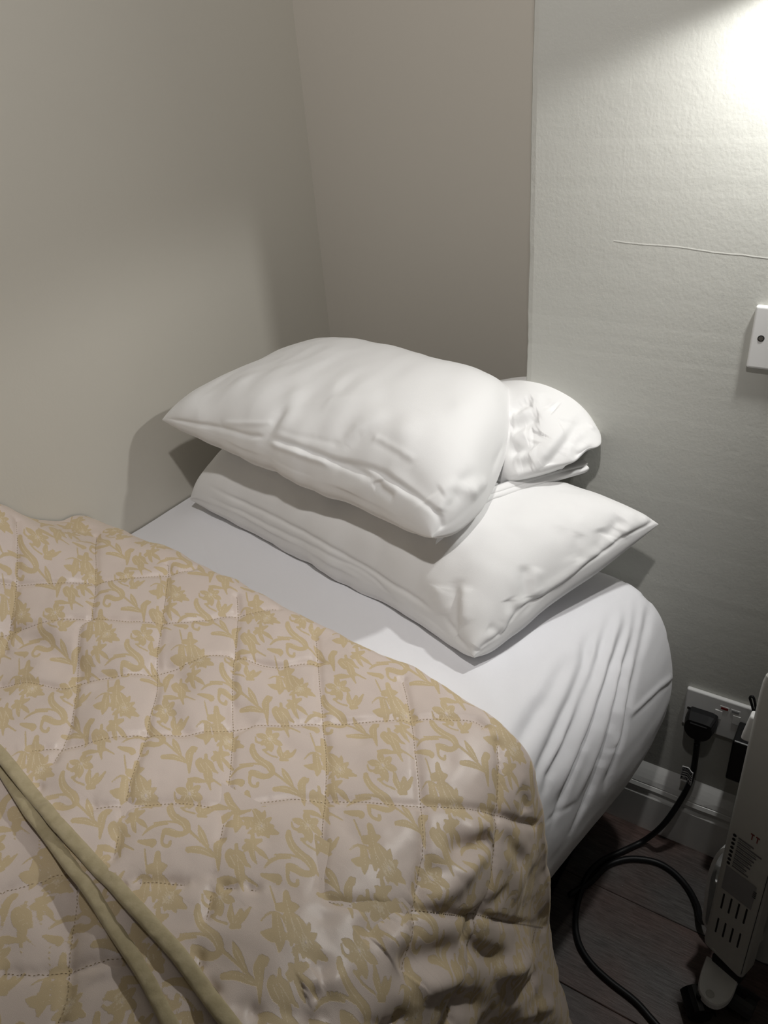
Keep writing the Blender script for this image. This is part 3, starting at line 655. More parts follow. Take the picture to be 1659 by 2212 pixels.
QL = [ # stitched quilting lines as seen
 [(40, 1118), (38, 1180), (34, 1260), (22, 1330), (5, 1400)], [(207, 1150), (207, 1200), (205, 1252), (195, 1325), (172, 1350), (163, 1410), (160, 1465), (162, 1480), (150, 1550), (120, 1620), (80, 1690)],
 [(362, 1207), (360, 1260), (352, 1320), (340, 1390), (336, 1440), (336, 1490), (320, 1550), (308, 1600), (280, 1680), (262, 1740), (248, 1800), (238, 1840)],
 [(512, 1282), (513, 1340), (508, 1400), (502, 1470), (502, 1560), (498, 1630), (488, 1720), (478, 1790), (460, 1890), (450, 1940), (430, 2040), (425, 2080)],
 [(683, 1375), (687, 1430), (692, 1490), (698, 1555), (705, 1640), (702, 1720), (695, 1790), (695, 1930), (698, 2000), (690, 2080), (686, 2150), (680, 2212)],
 [(870, 1462), (885, 1530), (895, 1600), (905, 1680), (912, 1725), (922, 1800), (918, 1880), (908, 1962), (900, 2050), (880, 2150), (870, 2210)],
 [(1079, 1600), (1086, 1680), (1087, 1760), (1080, 1840), (1065, 1920), (1050, 1980), (1030, 2060), (1000, 2130), (985, 2212)],
 [(1160, 1990), (1185, 1930)], [(1150, 2212), (1160, 2100), (1180, 2010)],
 [(-10, 1256), (60, 1256), (130, 1254), (205, 1250), (260, 1243), (340, 1232), (420, 1222)], [(-10, 1365), (50, 1352), (110, 1340), (190, 1330), (260, 1333), (350, 1338), (440, 1333), (500, 1320), (600, 1310)],
 [(-10, 1475), (60, 1468), (130, 1478), (165, 1466), (240, 1455), (335, 1442), (400, 1425), (460, 1412), (505, 1412), (600, 1432), (690, 1420)],
 [(-10, 1640), (60, 1615), (140, 1602), (200, 1593), (310, 1580), (400, 1575), (500, 1562), (560, 1552), (620, 1555), (698, 1550), (780, 1548), (870, 1543), (950, 1542), (1020, 1548), (1050, 1565)],
 [(90, 1745), (180, 1735), (265, 1726), (380, 1722), (488, 1735), (560, 1722), (640, 1715), (705, 1715), (780, 1720), (850, 1727), (910, 1728), (1000, 1740), (1087, 1762), (1130, 1778), (1166, 1786)],
 [(250, 1905), (330, 1895), (460, 1905), (540, 1912), (610, 1925), (695, 1932), (800, 1950), (908, 1964), (980, 1978), (1050, 1984), (1120, 2000), (1196, 2012)],
 [(420, 2085), (500, 2165), (560, 2178), (620, 2188), (690, 2190), (760, 2205), (860, 2225)],
 [(0, 1925), (60, 1910), (120, 1885), (160, 1880)], [(0, 2100), (80, 2100), (150, 2092), (220, 2080), (280, 2068)], [(165, 1880), (160, 1960), (148, 2060), (146, 2092), (140, 2160), (120, 2212)]]
WR = [ # creases and swells: points, height, width
 ([(0, 1385), (60, 1378), (110, 1400), (160, 1440), (230, 1450)], -.010, .018), ([(0, 1340), (90, 1345), (160, 1360)], .006, .020),
 ([(300, 1445), (350, 1440), (390, 1470), (420, 1520)], -.008, .016), ([(330, 1400), (420, 1410), (500, 1440), (540, 1480)], .006, .018), ([(505, 1500), (520, 1540), (540, 1560)], -.006, .014),
 ([(250, 1370), (330, 1380), (400, 1400)], -.005, .020), ([(120, 1520), (160, 1600), (200, 1640)], -.006, .018), ([(350, 1500), (380, 1560), (430, 1600)], -.005, .015),
 ([(520, 1420), (600, 1450), (640, 1500)], -.005, .016), ([(580, 1560), (640, 1620), (700, 1640)], -.005, .014), ([(700, 1530), (760, 1570), (800, 1610)], -.004, .012),
 ([(760, 1440), (830, 1480), (880, 1540)], .004, .020), ([(900, 1560), (950, 1610), (990, 1680)], -.003, .014), ([(720, 1720), (760, 1790), (800, 1850)], -.004, .014), ([(500, 1740), (560, 1790), (590, 1850)], -.004, .014),
 ([(960, 1845), (1010, 1832), (1050, 1822), (1080, 1800)], -.012, .013), ([(1000, 1800), (1040, 1790), (1080, 1775)], .006, .012), ([(1085, 1770), (1060, 1830), (1010, 1870), (960, 1900)], .006, .010),
 ([(910, 1970), (960, 1930), (1000, 1900), (1040, 1870)], .007, .012), ([(905, 1960), (930, 1900), (950, 1850)], -.006, .010), ([(1000, 2050), (1030, 1990), (1080, 1950), (1120, 1900)], -.006, .012),
 ([(800, 2080), (850, 2030), (900, 1990)], .008, .014), ([(760, 2060), (810, 2000), (860, 1960)], -.006, .014), ([(860, 2120), (900, 2080), (960, 2060), (1020, 2050)], -.012, .016), ([(900, 2140), (960, 2120), (1020, 2100)], .008, .013),
 ([(1010, 1990), (1020, 2040), (1060, 2070), (1100, 2060)], -.009, .012), ([(1060, 2100), (1110, 2080), (1160, 2050)], .008, .013), ([(1080, 2150), (1130, 2130), (1180, 2100)], -.008, .012), ([(1100, 2200), (1150, 2180), (1200, 2150)], .006, .012),
 ([(960, 2190), (1010, 2170), (1060, 2180)], -.008, .014), ([(640, 2150), (700, 2120), (760, 2090)], .005, .012), ([(660, 2120), (720, 2080), (790, 2060)], -.004, .012), ([(1095, 1800), (1120, 1840), (1150, 1880)], -.005, .011), ([(1120, 1700), (1140, 1730), (1150, 1760)], -.004, .012),
 ([(40, 1700), (100, 1760), (150, 1830)], -.004, .015), ([(60, 1880), (120, 1950), (150, 2040)], -.006, .02), ([(200, 1960), (230, 2050), (250, 2120)], .006, .02), ([(330, 2000), (300, 1960)], .003, .01)]
def put_on(cl):
    for L, amp, w in WR: cl.fold(L, amp, w, .3, dens=3)
    paths = []
    for L in QL:
        L3 = cl.path(L, 12)
        # drop jumps (points that landed on another layer)
        keep = [0]
        for i in range(1, len(L3)):
            if np.linalg.norm(L3[i]-L3[keep[-1]]) < .06: keep.append(i)
        L3 = L3[keep]
        if len(L3) < 3: continue
        k = np.ones(5)/5; L4 = L3.copy()
        for c in range(3): L4[2:-2, c] = np.convolve(L3[:, c], k, 'valid')
        d, t, _ = cl.dist(L4)
        cl.D += -.0036*np.exp(-(d/.0055)**2)-.0052*np.exp(-d/.022)
        paths.append(L4)
    return paths
spread = thing('bedspread', 'gold and pink damask quilted bedspread folded back over the bed', 'bedspread', (.45, -.9, BT))
def make_cover():
    NA = 720
    a = np.concatenate([np.linspace(0, .9, 420), np.linspace(.9, AL[-1]-.002, NA-420+1)[1:]])
    bx, bz, nx, nz = base_line(a); T = thick(a); yf = yfold(a); ye = edge_y(bx, b1)
    on_side = sstep((a-.80)/.2)
    rows = []; fab = []
    def row(y, t, f): rows.append(np.stack([bx+nx*t, y, bz+nz*t], -1)); fab.append(f)
    rr = T/2; yc = yf-rr                                # centre of the roll
    n1 = 560
    for i in range(n1):                                # upper layer from the hem to the roll
        s = i/n1; s = s**.92; y = ye+(yc-ye)*s
        t = .054+(T-.054)*sstep(s/.75)
        t = t+(1-on_side)*.098*np.exp(-(bx/.11)**2)*sstep((1.0-s)/.36)*sstep(s/.25)     # pushed up against the wall
        t = t*(1-on_side)+on_side*(.032+(T-.032)*s)
        row(y, t, y)
    for i in range(70):
        th = math.pi*i/70; row(yc+rr*np.sin(th)*1.25, rr*(1+np.cos(th)), yc+rr*th)
    n3 = 60
    for i in range(n3):
        s = i/n3; y = yc+(-.78-yc)*s; row(y, .0005+.004*s+0*T, yc+rr*math.pi+(y-yc)*-1)
    n4 = 250
    for i in range(n4+1):                              # lower layer, seen beyond the hems
        s = i/n4; y = -.78-(1.04-.0)*s**1.25+0*bx; t = .0045+.018*sstep(s/.12)*(1-on_side*.5); row(y, t+0*T, y)
    P = np.array(rows); FY = np.array(fab)
    P[..., 1] += on_side*.0
    sgn_ = np.ones(P.shape[0]); sgn_[n1+70+n3:] = -1
    cl = Cloth(P, sgn_)
    # hanging side: deeper folds of its own
    side = sstep((a-.93)/.25)[None, :]
    cl.D += side*.010*np.sin((P[..., 1]*34+P[..., 2]*9)+1.5*vnoise(P, 6))+side*.008*vnoise(P, 11, 3)*2
    cc_ = cl.coarse(2); paths = put_on(cc_); cl.add(cc_.D)
    cl.noise(14, .0046, 11); cl.noise(30, .0024, 4); cl.noise(75, .0006, 8)
    cl.D = np.where(cl.D < -.010, -.010-.006*np.tanh((-cl.D-.010)/.006), cl.D)
    lim = np.ones(P.shape[0]); lim[n1+60:n1+70+n3] = .12; cl.D *= lim[:, None]
    cl.D[n1+70+n3:] = cl.D[n1+70+n3:]*.8+.003
    Pn = cl.done()
    Pn[..., 0] = np.maximum(Pn[..., 0], .004+.002*vnoise(P, 30)); 
    m = Pn[..., 0] < .86; Pn[..., 2] = np.where(m, np.maximum(Pn[..., 2], BT+.0062), Pn[..., 2])
    me = np_mesh('cover', Pn.reshape(-1, 3), grid_faces(*P.shape[:2], flip=True))
    fx = np.broadcast_to((a+.35*np.maximum(a-.80, 0))[None, :], FY.shape); mo, ve = motif_at(fx, FY)
    for nm, arr in (('motif', mo), ('vein', ve)):
        at = me.attributes.new(nm, 'FLOAT', 'POINT'); at.data.foreach_set('value', arr.astype(np.float32).ravel())
    uvl = me.uv_layers.new(name='UVMap'); uvs = np.stack([fx.ravel(), FY.ravel()], -1).astype(np.float32)
    idx = np.empty(len(me.loops), dtype=np.int32); me.loops.foreach_get('vertex_index', idx); uvl.data.foreach_set('uv', uvs[idx].ravel())
    link('cover', me, M_damask, spread)
    # stitches: short thread dashes lying in the quilting grooves
    vs, fs = [], []
    flat = P.reshape(-1, 3); done = Pn.reshape(-1, 3); nn = cl.N.reshape(-1, 3)
    fr = cl.front.ravel()
    for L in paths:
        near = np.where(((flat > L.min(0)-.004) & (flat < L.max(0)+.004)).all(1) & fr)[0]
        seg = np.linalg.norm(np.diff(L, axis=0), axis=1); cum = np.concatenate([[0], np.cumsum(seg)])
        q = 0.001; qn = 0
        while q < cum[-1]-.004:
            e = []
            if q > qn:
                pc_ = np.array([np.interp(q+.02, cum, L[:, c]) for c in range(3)]); sub = near[np.abs(flat[near]-pc_).max(1) < .026]; qn = q+.037
            for o_ in (0, .0021):
                p = np.array([np.interp(q+o_, cum, L[:, c]) for c in range(3)])
                k = sub[np.abs(flat[sub]-p).max(1) < .003] if len(sub) else sub
                if not len(k): e = None; break
                j = k[np.argmin(((flat[k]-p)**2).sum(1))]; off = done[j]-flat[j]; e.append((p+off+nn[j]*.0003, nn[j]))
            if e:
                (p0, n0), (p1, _) = e; d = nrm(p1-p0); s_ = nrm(np.cross(d, n0))*.00042; b0 = len(vs)
                for p in (p0, p1): vs += [p-s_, p+s_, p+n0*.0007]
                fs += [(b0, b0+3, b0+5, b0+2), (b0+1, b0+2, b0+5, b0+4)]
            q += .0044
    me = np_mesh('stitching', np.array(vs), np.array(fs)); o = link('stitching', me, M_thread, spread); o['kind'] = 'stuff'
    return cl, Pn, a
cl, Pn, acov = make_cover()
def hem_strip(edge3, w, th, name):
    """bias binding folded round a quilt edge"""
    E = catmull(list(edge3), 12); T = np.gradient(E, axis=0); T /= np.linalg.norm(T, axis=1)[:, None]
    up = np.array([0, 0, 1.]); Sd = np.cross(up, T); Sd /= np.linalg.norm(Sd, axis=1)[:, None]      # towards the covered side
    sec = []
    for k in range(22):
        t = 2*math.pi*k/22; c, s = math.cos(t), math.sin(t)
        sec.append((w/2*np.sign(c)*abs(c)**.8, th/2*np.sign(s)*abs(s)**.75))
    G = np.zeros((len(E), 23, 3))
    for k in range(23):
        u, v = sec[k % 22]
        wob = .0010*vnoise(E, 45, k*.02)*2+.0008*vnoise(E, 130, k*.15)*2
        G[:, k] = E+Sd*u+up*(v+wob[..., None][:, 0])[:, None]
    me = np_mesh(name, G.reshape(-1, 3), grid_faces(*G.shape[:2])); return link(name, me, M_bind, spread)
def edge_pts(b, zoff, sh):
    pts = []
    for x in np.concatenate([np.linspace(.012, b[0, 0]-.03, 4), b[:, 0], [b[-1, 0]+.02]]):
        y = edge_y(x, b); pts.append((x, y, zoff(x)))
    return pts
E1 = [tuple(Pn[0, j]+np.array([0, -.004, -.001])) for j in range(3, 470, 14)]
hem_strip(E1, .0155, .0085, 'binding')
# middle layer showing as the second hem
def mid_layer():
    xs = np.linspace(.008, .86, 260); bx, bz, nx, nz = base_line(xs); e2 = edge_y(bx, b2)
    n = 110; rows = []
    for i in range(n):
        s = i/(n-1); y = e2+(-.74-e2)*s; t = .040+.000*s+0*bx; t = t-.012*sstep((xs-.7)/.2); rows.append(np.stack([bx+nx*t, y, bz+nz*t], -1))
    P = np.array(rows); c = Cloth(P, 1); c.noise(22, .0012, 9); Q = c.done(); Q2 = Q-np.array([0, 0, .006])
    V = np.concatenate([Q[::-1], Q2]); me = np_mesh('folded_layer', V.reshape(-1, 3), grid_faces(*V.shape[:2]))
    fx = np.broadcast_to(xs[None], P.shape[:2]); mo, ve = motif_at(fx, -1.7-P[..., 1])
    for nm, arr in (('motif', mo), ('vein', ve)):
        at = me.attributes.new(nm, 'FLOAT', 'POINT'); at.data.foreach_set('value', np.concatenate([arr[::-1], arr]).astype(np.float32).ravel())
    uvl = me.uv_layers.new(name='UVMap'); idx = np.empty(len(me.loops), dtype=np.int32); me.loops.foreach_get('vertex_index', idx)
    uvs = V.reshape(-1, 3)[:, :2].astype(np.float32); uvl.data.foreach_set('uv', uvs[idx].ravel())
    link('folded_layer', me, M_damask, spread)
    hem_strip([tuple(Q[0, j]+np.array([0, -.004, -.003])) for j in range(2, 258, 10)], .0150, .0090, 'binding')
mid_layer()

# ------------------------------------------------------------------ light switch plate
sw = thing('light_switch', 'white double switch plate on the bright wall at the right edge', 'switch', (1.077, 0, 1.038))
SX, SZ = 1.002, .9955
box('face_plate', (SX+.073, -.0045, SZ+.0435), (.146, .009, .087), M_white, sw, .0032, 4, smooth=False)
for i, xx in enumerate((.0132, .146-.0132)):
    s_ = cyl('screw', (SX+xx, -.0092, SZ+.0435), .0032, .0012, M_steel, sw, 'Y'); cyl('screw_recess', (SX+xx, -.00905, SZ+.0435), .0044, .0006, M_dark, sw, 'Y')
for xx in (.052, .094): box('rocker', (SX+xx, -.0105, SZ+.0435), (.020, .006, .030), M_white, sw, .0015, 2)

# ------------------------------------------------------------------ wall socket, plug, adapter
sk = thing('wall_socket', 'white double wall socket low down beside the bed, above the skirting', 'socket', (1.066, 0, .35))
KX, KZ = .993, .306
box('face_plate', (KX+.073, -.0045, KZ+.043), (.146, .009, .086), M_white, sk, .0030, 3)
cyl('screw', (KX+.0085, -.0094, KZ+.0425), .0030, .0012, M_steel, sk, 'Y')
for xx in (.058, .088):
    box('rocker', (KX+xx, -.0094, KZ+.050), (.0125, .0018, .020), M_white, sk, .0006, 1)
for xx, m_ in ((.0665, M_red), (.0845, M_grey)):
    p = box('sticker', (KX+xx, -.0094, KZ+.0675), (.0155, .0006, .0085), M_white, sk); 
    q = box('sticker_print', (KX+xx, -.00985, KZ+.0672), (.0118, .0004, .0048), m_, sk)
pg = thing('plug', 'black three-pin mains plug with a thick black cord, in the left outlet', 'plug', (1.027, -.02, .33))
bm = bmesh.new()
outl = [(-.020, .021), (.020, .021), (.0255, .012), (.027, -.004), (.021, -.018), (.010, -.0265), (-.010, -.0265), (-.021, -.018), (-.027, -.004), (-.0255, .012)]
def prism(bm, outl, org, ax, az, ay, d0, d1, scale1=1.0):
    a = [bm.verts.new(tuple(np.array(org)+np.array(ax)*x+np.array(az)*z+np.array(ay)*d0)) for x, z in outl]
    b = [bm.verts.new(tuple(np.array(org)+np.array(ax)*x*scale1+np.array(az)*z*scale1+np.array(ay)*d1)) for x, z in outl]
    n = len(a)
    for i in range(n): bm.faces.new((a[i], a[(i+1) % n], b[(i+1) % n], b[i]))
    bm.faces.new(a[::-1]); bm.faces.new(b)
co = [tuple(p) for p in catmull([np.array(p) for p in outl]+[np.array(outl[0])], 4)[:-1]]
prism(bm, co, (1.027, -.0095, .3335), (1, 0, 0), (0, 0, 1), (0, -1, 0), 0, .012, 1.0)
prism(bm, co, (1.027, -.0215, .3335), (1, 0, 0), (0, 0, 1), (0, -1, 0), 0, .020, .86)
from_bm('plug_body', bm, M_black, pg, False)
box('grip_ridge', (1.027, -.0425, .346), (.030, .003, .004), M_black, pg, .001, 1)
me = tube_mesh([(1.027, -.027, .312), (1.0275, -.028, .300), (1.028, -.030, .288)], [.0075, .0065, .0052], 12); link('strain_relief', me, M_black, pg, True)
ad = thing('power_adapter', 'black box power adapter in the right outlet, half hidden by the heater', 'adapter', (1.112, -.03, .31))
box('adapter_body', (1.112, -.0365, .312), (.050, .052, .094), M_black, ad, .003, 2)
lp = [onY(p, -.035) for p in [(1629, 1549), (1626, 1530), (1622, 1515), (1620, 1508), (1624, 1504), (1629, 1510), (1632, 1528), (1634, 1550)]]
link('cable_loop', tube_mesh(catmull(lp, 6), .0022, 8), M_rubber, ad, True)

# ------------------------------------------------------------------ power cords
def floorp(p, r=.0062): return onZ(p, r)
pts = [np.array((1.028, -.030, .292)), onY((1500, 1650), -.033), onY((1490, 1690), -.038), onY((1466, 1735), -.048), onY((1432, 1782), -.062), onZ((1392, 1815), .0145), onZ((1345, 1838), .008)]
pts += [floorp(p) for p in [(1300, 1860), (1270, 1890), (1252, 1935), (1243, 1985), (1250, 2035), (1275, 2078), (1315, 2117), (1370, 2160), (1405, 2198), (1440, 2240), (1500, 2330)]]
cordpath = catmull(pts, 9); link('cord', tube_mesh(cordpath, .0055, 12), M_rubber, pg, True)
# test tag folded round the cord
A0, A1, A2 = onY((1474, 1654), -.044), onY((1500, 1661), -.0475), onY((1469, 1682), -.044)
e1 = (A1-A0); e2 = (A2-A0); nn_ = nrm(np.cross(e2, e1)); nn_ = nn_ if nn_[1] < 0 else -nn_
G = np.zeros((7, 14, 3))
for i in range(7):
    for j in range(14):
        s, t = j/13, i/6; G[i, j] = A0+e1*s+e2*(t+.22*sstep(np.array((s-.45)/.55)))+nn_*(.0025*sstep(np.array((s-.5)/.4)))
G2 = G-nn_*.0005
v = np.concatenate([G.reshape(-1, 3), G2.reshape(-1, 3)]); k = 98; f = np.concatenate([grid_faces(7, 14), grid_faces(7, 14, k, True)])
ring = list(range(14))+[i*14+13 for i in range(1, 7)]+[6*14+j for j in range(12, -1, -1)]+[i*14 for i in range(5, 0, -1)]; ring = np.array(ring); r2 = np.roll(ring, -1)
f = np.concatenate([f, np.stack([ring, ring+k, r2+k, r2], -1)])
tg = link('test_tag', np_mesh('test_tag', v, f), M_white, pg); tg['label'] = 'small printed PASSED safety tag'
def tagp(s, t): return A0+e1*s+e2*(t+.22*float(sstep(np.array((s-.45)/.55))))+nn_*(.0025*float(sstep(np.array((s-.5)/.4)))+.0004)
def strip(name, pts2, m, parent, fn):
    """pts2: list of quads in tag space (s0,t0,s1,t1), joined in one printed mark"""
    vs, fs = [], []
    for s0, t0, s1, t1 in pts2:
        n = max(1, int((s1-s0)*12)); 
        for i in range(n):
            a, b = s0+(s1-s0)*i/n, s0+(s1-s0)*(i+1)/n; b0 = len(vs); vs += [fn(a, t0), fn(b, t0), fn(b, t1), fn(a, t1)]; fs.append((b0, b0+1, b0+2, b0+3))
    return link(name, np_mesh(name, np.array(vs), np.array(fs)), m, parent)
strip('header_print', [(.04, .05, .97, .34)], M_ink, tg, tagp)
strip('line_print', [(.04, .42, .97, .50), (.04, .57, .97, .66), (.04, .74, .20, .88), (.26, .74, .30, .90), (.36, .74, .44, .92), (.50, .74, .60, .92), (.68, .76, .80, .90), (.86, .76, .95, .88)], M_ink, tg, tagp)
def text_obj(name, body, size, m, parent, fn_mat):
    cu = bpy.data.curves.new(name, 'FONT'); cu.body = body; cu.size = size; cu.extrude = .00002
    t = bpy.data.objects.new(name, cu); C.objects.link(t); bpy.context.view_layer.update()
    me = bpy.data.meshes.new_from_object(t.evaluated_get(bpy.context.evaluated_depsgraph_get())); bpy.data.objects.remove(t)
    me.transform(fn_mat); me.name = name; return link(name, me, m, parent)
def frame(org, ex, ez, en): return Matrix(((ex[0], ez[0], en[0], org[0]), (ex[1], ez[1], en[1], org[1]), (ex[2], ez[2], en[2], org[2]), (0, 0, 0, 1)))
exn = nrm(e1); ezn = nrm(-e2)
tm = text_obj('passed_lettering', 'PASSED', .0062, M_white, tg, Matrix.Identity(4))
cos = np.array([v.co[:] for v in tm.data.vertices]); wx = cos[:, 0].max()
for v in tm.data.vertices:
    q = tagp(.08+.86*v.co.x/wx, .29-.20*v.co.y/.0045); q = q+nn_*.0004; v.co = Vector(q)
pts = [floorp(p) for p in [(1262, 1950), (1275, 1905), (1308, 1872)]]+[floorp(p, .0075) for p in [(1345, 1857), (1380, 1855)]]+[floorp(p) for p in [(1420, 1863), (1455, 1884), (1486, 1918)]]+[onZ((1506, 1955), .012), onZ((1517, 1990), .028), np.array((1.135, -.20, .075))]
pts[0] = pts[0]+np.array([-.03, 0, 0]); flexpath = catmull(pts, 9)

# ------------------------------------------------------------------ oil-filled radiator
ht = thing('oil_heater', 'white oil-filled radiator on black castors at the right edge', 'heater', (1.155, -.18, 0))
E1v = nrm([.94, -.34, 0]); E2v = nrm([.34, .94, 0]); UZ = np.array([0, 0, 1.]); O = np.array([1.1215, -.262, 0])
AX = [E1v, E2v, UZ]
link('cord', tube_mesh(flexpath, .0055, 12), M_rubber, ht, True)
def hp(a, b, c): return O+E1v*a+E2v*b+UZ*c
PWD = .074
# control housing: narrow rounded column
def rounded(w, d, r, n=5):
    out = []
    for cx_, cy_, a0 in ((w-r, r, -90), (w-r, d-r, 0), (r, d-r, 90), (r, r, 180)):
        for k in range(n+1):
            t = math.radians(a0+90*k/n); out.append((cx_+r*math.cos(t), cy_+r*math.sin(t)))
    return out
bm = bmesh.new(); ring0 = rounded(PWD, .036, .006)
zs = [.075, .079, .088, .65, .672, .684, .688]; sc = [.88, .96, 1, 1, .98, .93, .85]
rows = []
for z_, s_ in zip(zs, sc): rows.append([bm.verts.new(tuple(hp(PWD/2+(x-PWD/2)*s_, .018+(y-.018)*s_, z_+(.012*(1-x/PWD) if z_ < .1 else 0)))) for x, y in ring0])
for i in range(len(rows)-1):
    for k in range(len(ring0)): l = (k+1) % len(ring0); bm.faces.new((rows[i][k], rows[i][l], rows[i+1][l], rows[i+1][k]))
bm.faces.new(rows[0][::-1]); bm.faces.new(rows[-1])
from_bm('control_housing', bm, M_heater, ht)
box('housing_seam', hp(PWD-.0035, -.0001, .37), (.0008, .0006, .56), M_dark, ht, axes=AX)
# fins behind it
for i in range(5):
    cz_ = .345; bm = bmesh.new(); ring = rounded(.108, .560, .045, 6)
    lo = [bm.verts.new(tuple(hp(x*.82+.012, .048+i*.036, .075+y))) for x, y in ring]; hi = [bm.verts.new(tuple(hp(x*.82+.012, .048+i*.036+.010, .075+y))) for x, y in ring]
    n = len(ring)
    for k in range(n): bm.faces.new((lo[k], lo[(k+1) % n], hi[(k+1) % n], hi[k]))
    bm.faces.new(lo[::-1]); bm.faces.new(hi)
    es = [e for e in bm.edges if e.calc_length() > .03 or True]
    bmesh.ops.bevel(bm, geom=[e for e in bm.edges if len(e.link_faces) == 2 and any(len(f.verts) > 4 for f in e.link_faces)], offset=.0025, segments=2, affect='EDGES')
    from_bm('fin', bm, M_heaterside, ht)
for zz_ in (.14, .57):
    cyl('oil_channel', hp(.056, .118, zz_), .016, .172, M_heaterside, ht, axvec=tuple(E2v))
# ventilation slots, two rows of four
for r_, (z_, n) in enumerate(((.222, 4), (.158, 4))):
    for k in range(n):
        box('vent_slot', hp(.017+.0125*k, -.0002, z_+.0018*k-(.0)), (.0028, .0014, .038), M_dark, ht, .0008, 1, AX)
# printed warning label
def hl(s, t): return hp(s, -.0006, t)
def hstrip(name, quads, m):
    vs, fs = [], []
    for s0, t0, s1, t1 in quads:
        b0 = len(vs); vs += [hl(s0, t0), hl(s1, t0), hl(s1, t1), hl(s0, t1)]; fs.append((b0, b0+1, b0+2, b0+3))
    return link(name, np_mesh(name, np.array(vs), np.array(fs)), m, ht)
lbl = hstrip('rating_label', [(.0105, .250, .060, .306)], M_grey); lbl['label'] = 'faint grey rating label'
for v_ in lbl.data.vertices: v_.co -= Vector(tuple(np.array([0, 0, 0])))
hstrip('warning_text', [(.0185+.000, .376-.0092*i, .0185+w_, .3795-.0092*i) for i, w_ in enumerate((.024, .038, .031, .029, .027, .026, .022, .026))]+[(.0185, .3725-.0092*i, .0185+w_, .3740-.0092*i) for i, w_ in enumerate((.020, .030, .026, .026, .022, .018, .020))], M_faint)
for i in range(8): cyl('warning_symbol', hp(.0125, -.0006, .3775-.0092*i), .0028, .0006, M_dark, ht, axvec=tuple(E2v), seg=12)
for k in range(2):
    x_ = .036+.008*k; hstrip('red_arrow', [(x_, .392, x_+.0014, .404), (x_-.002, .402, x_+.0034, .4045)], M_red)
hstrip('rating_mark', [(.057, .292-.004*i, .062, .2945-.004*i) for i in range(4)], M_dark)
# cord winders: curved lips standing out from the left side
def lip(name, px, b, width, th):
    path = catmull([onY(p, O[1]+.03) for p in px], 6); d = E2v*width
    T = np.gradient(path, axis=0); T /= np.linalg.norm(T, axis=1)[:, None]; Nn = np.cross(T, E2v)
    rows = np.stack([path, path+d, path+d+Nn*th, path+Nn*th, path], 1)
    bm = bmesh.new(); V = [[bm.verts.new(tuple(rows[i, j])) for j in range(4)] for i in range(len(path))]
    for i in range(len(path)-1):
        for j in range(4): bm.faces.new((V[i][j], V[i][(j+1) % 4], V[i+1][(j+1) % 4], V[i+1][j]))
    bm.faces.new(V[0][::-1]); bm.faces.new(V[-1]); return from_bm(name, bm, M_white, ht)
lip('cord_winder', [(1592, 1850), (1582, 1834), (1570, 1830), (1554, 1836), (1541, 1855), (1530, 1885), (1524, 1918), (1520, 1955), (1517, 1985), (1525, 2005)], 0, .024, .0060)
bm = bmesh.new(); qd = [onY((1552, 1846), -.190), onY((1584, 1858), -.190), onY((1567, 1916), -.245), onY((1545, 1904), -.245)]
nv_ = nrm(np.cross(qd[1]-qd[0], qd[3]-qd[0])); nv_ = nv_ if nv_[2] > 0 else -nv_
ua = [bm.verts.new(tuple(p)) for p in qd]; ub = [bm.verts.new(tuple(p-nv_*.003)) for p in qd]
bm.faces.new(ua); bm.faces.new(ub[::-1])
for k in range(4): bm.faces.new((ua[k], ua[(k+1) % 4], ub[(k+1) % 4], ub[k]))
from_bm('winder_plate', bm, M_white, ht)
lip('cord_winder', [(1665, 1470), (1652, 1474), (1645, 1488), (1640, 1520), (1633, 1545), (1628, 1600), (1613, 1632), (1622, 1650)], 0, .022, .0035)
cT = onY((1622, 1569), -.235); zt = onY((1633, 1545), -.235); zb = onY((1611, 1594), -.235); dv = zt-zb; L_ = np.linalg.norm(dv); dv = dv/L_; sx = nrm(np.cross(dv, [0, 1., 0])); 
box('winder_tab', tuple(cT), (.0125, .016, L_), M_white, ht, .0035, 4, [sx, np.cross(dv, sx), dv])
# castor bracket and twin wheel castor
bm = bmesh.new()
outl = [(1527, 2063), (1561, 2083), (1597, 2104), (1594, 2122), (1584, 2147), (1571, 2163), (1552, 2171), (1532, 2165), (1516, 2149), (1509, 2130), (1514, 2098)]
ZT = .062
tp = catmull([onZ(p, ZT) for p in outl]+[onZ(outl[0], ZT)], 3)[:-1]; cc = tp.mean(0)
L0 = [bm.verts.new(tuple(cc+(p-cc)*.96+np.array([0, 0, .0]))) for p in tp]; L1 = [bm.verts.new(tuple(p-np.array([0, 0, .003]))) for p in tp]; L2 = [bm.verts.new(tuple(p-np.array([0, 0, .014]))) for p in tp]
for a_, b_ in ((L0, L1), (L1, L2)):
    for k in range(len(tp)): l = (k+1) % len(tp); bm.faces.new((a_[k], a_[l], b_[l], b_[k]))
bm.faces.new(L0); bm.faces.new(L2[::-1]); from_bm('castor_bracket', bm, M_white, ht)
bm = bmesh.new(); bmesh.ops.create_uvsphere(bm, u_segments=20, v_segments=10, radius=.0068)
sp = onZ((1534, 2147), ZT)
for v in bm.verts: v.co = Vector((v.co.x+sp[0], v.co.y+sp[1], v.co.z*.45+ZT))
from_bm('dome_screw', bm, M_heater, ht, True)
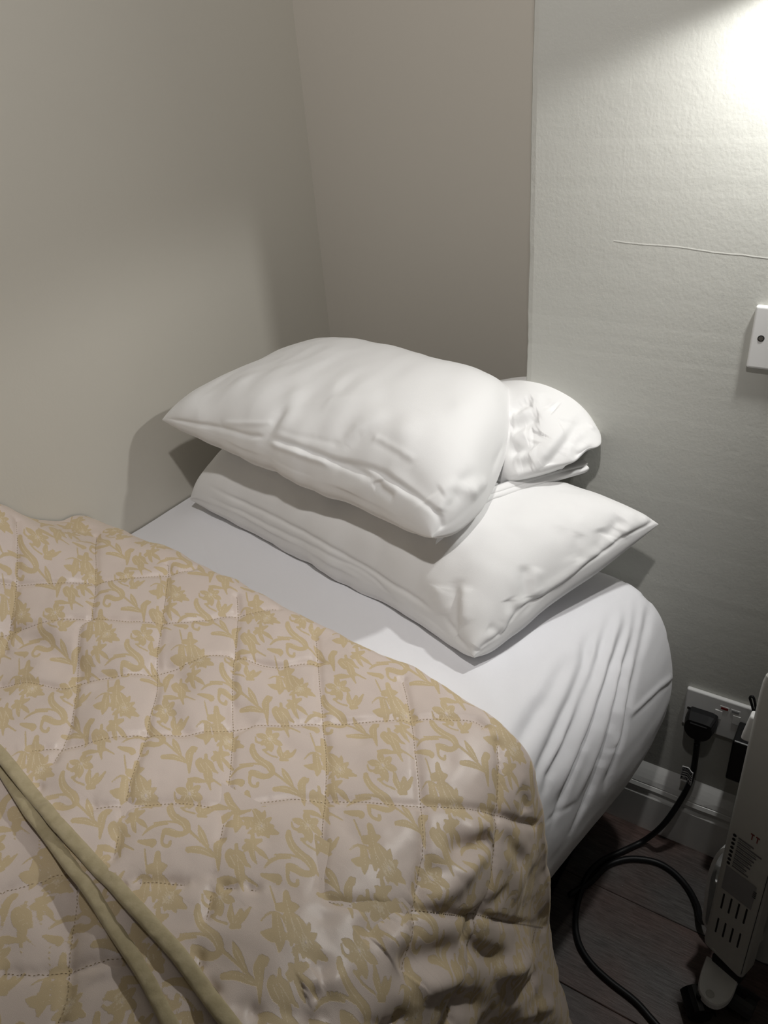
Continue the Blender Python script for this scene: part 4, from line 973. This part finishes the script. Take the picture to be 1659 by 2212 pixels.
box('bracket_post', hp(.045, .012, .067), (.052, .022, .022), M_dark, ht, .003, 1, AX)
def castor(cx_, cy_, ang):
    d = np.array([math.cos(ang), math.sin(ang), 0]); p = np.array([-d[1], d[0], 0]); c0 = np.array([cx_, cy_, .021])
    cs = None
    for s_ in (-1, 1):
        w = cyl('castor_wheel', tuple(c0+d*.0115*s_), .0205, .015, M_black, ht, axvec=tuple(d), seg=28, bev=.003)
    # hood: half ring over the wheels
    pts = []; bm = bmesh.new(); rows = []
    for k in range(9):
        t = math.radians(10+150*k/8); rows.append([bm.verts.new(tuple(c0+p*math.cos(t)*r+UZ*math.sin(t)*r+d*x)) for r, x in ((.0215, -.021), (.0245, -.021), (.0245, .021), (.0215, .021))])
    for i in range(8):
        for j in range(4): bm.faces.new((rows[i][j], rows[i][(j+1) % 4], rows[i+1][(j+1) % 4], rows[i+1][j]))
    bm.faces.new(rows[0][::-1]); bm.faces.new(rows[-1]); from_bm('castor_hood', bm, M_black, ht)
    cyl('castor_stem', tuple(c0+UZ*.0285), .005, .012, M_black, ht)
c0 = onZ((1506, 2172), .02)
castor(c0[0], c0[1], math.radians(-58))
castor(hp(.07, 0, 0)[0]+.012, hp(.07, 0, 0)[1]-.004, math.radians(-10))
q_ = hp(-.004, .190, 0); castor(q_[0]+.012, q_[1], math.radians(-25)); q_ = hp(.09, .185, 0); castor(q_[0], q_[1], math.radians(-15))

# ------------------------------------------------------------------ lamps (outside the picture)
lm = thing('wall_lamp', 'small downward wall lamp on the back wall, off to the right', 'lamp', (1.118, 0, 1.55))
cyl('lamp_arm', (1.118, -.045, 1.556), .006, .090, M_steel, lm, 'Y'); cyl('lamp_rose', (1.118, -.006, 1.556), .03, .012, M_steel, lm, 'Y')
bm = bmesh.new(); bmesh.ops.create_cone(bm, cap_ends=False, segments=32, radius1=.052, radius2=.04, depth=.055)
bmesh.ops.solidify(bm, geom=bm.faces, thickness=.002)
for v in bm.verts: v.co += Vector((1.118, -.090, 1.517))
from_bm('lamp_shade', bm, M_lampshade, lm)
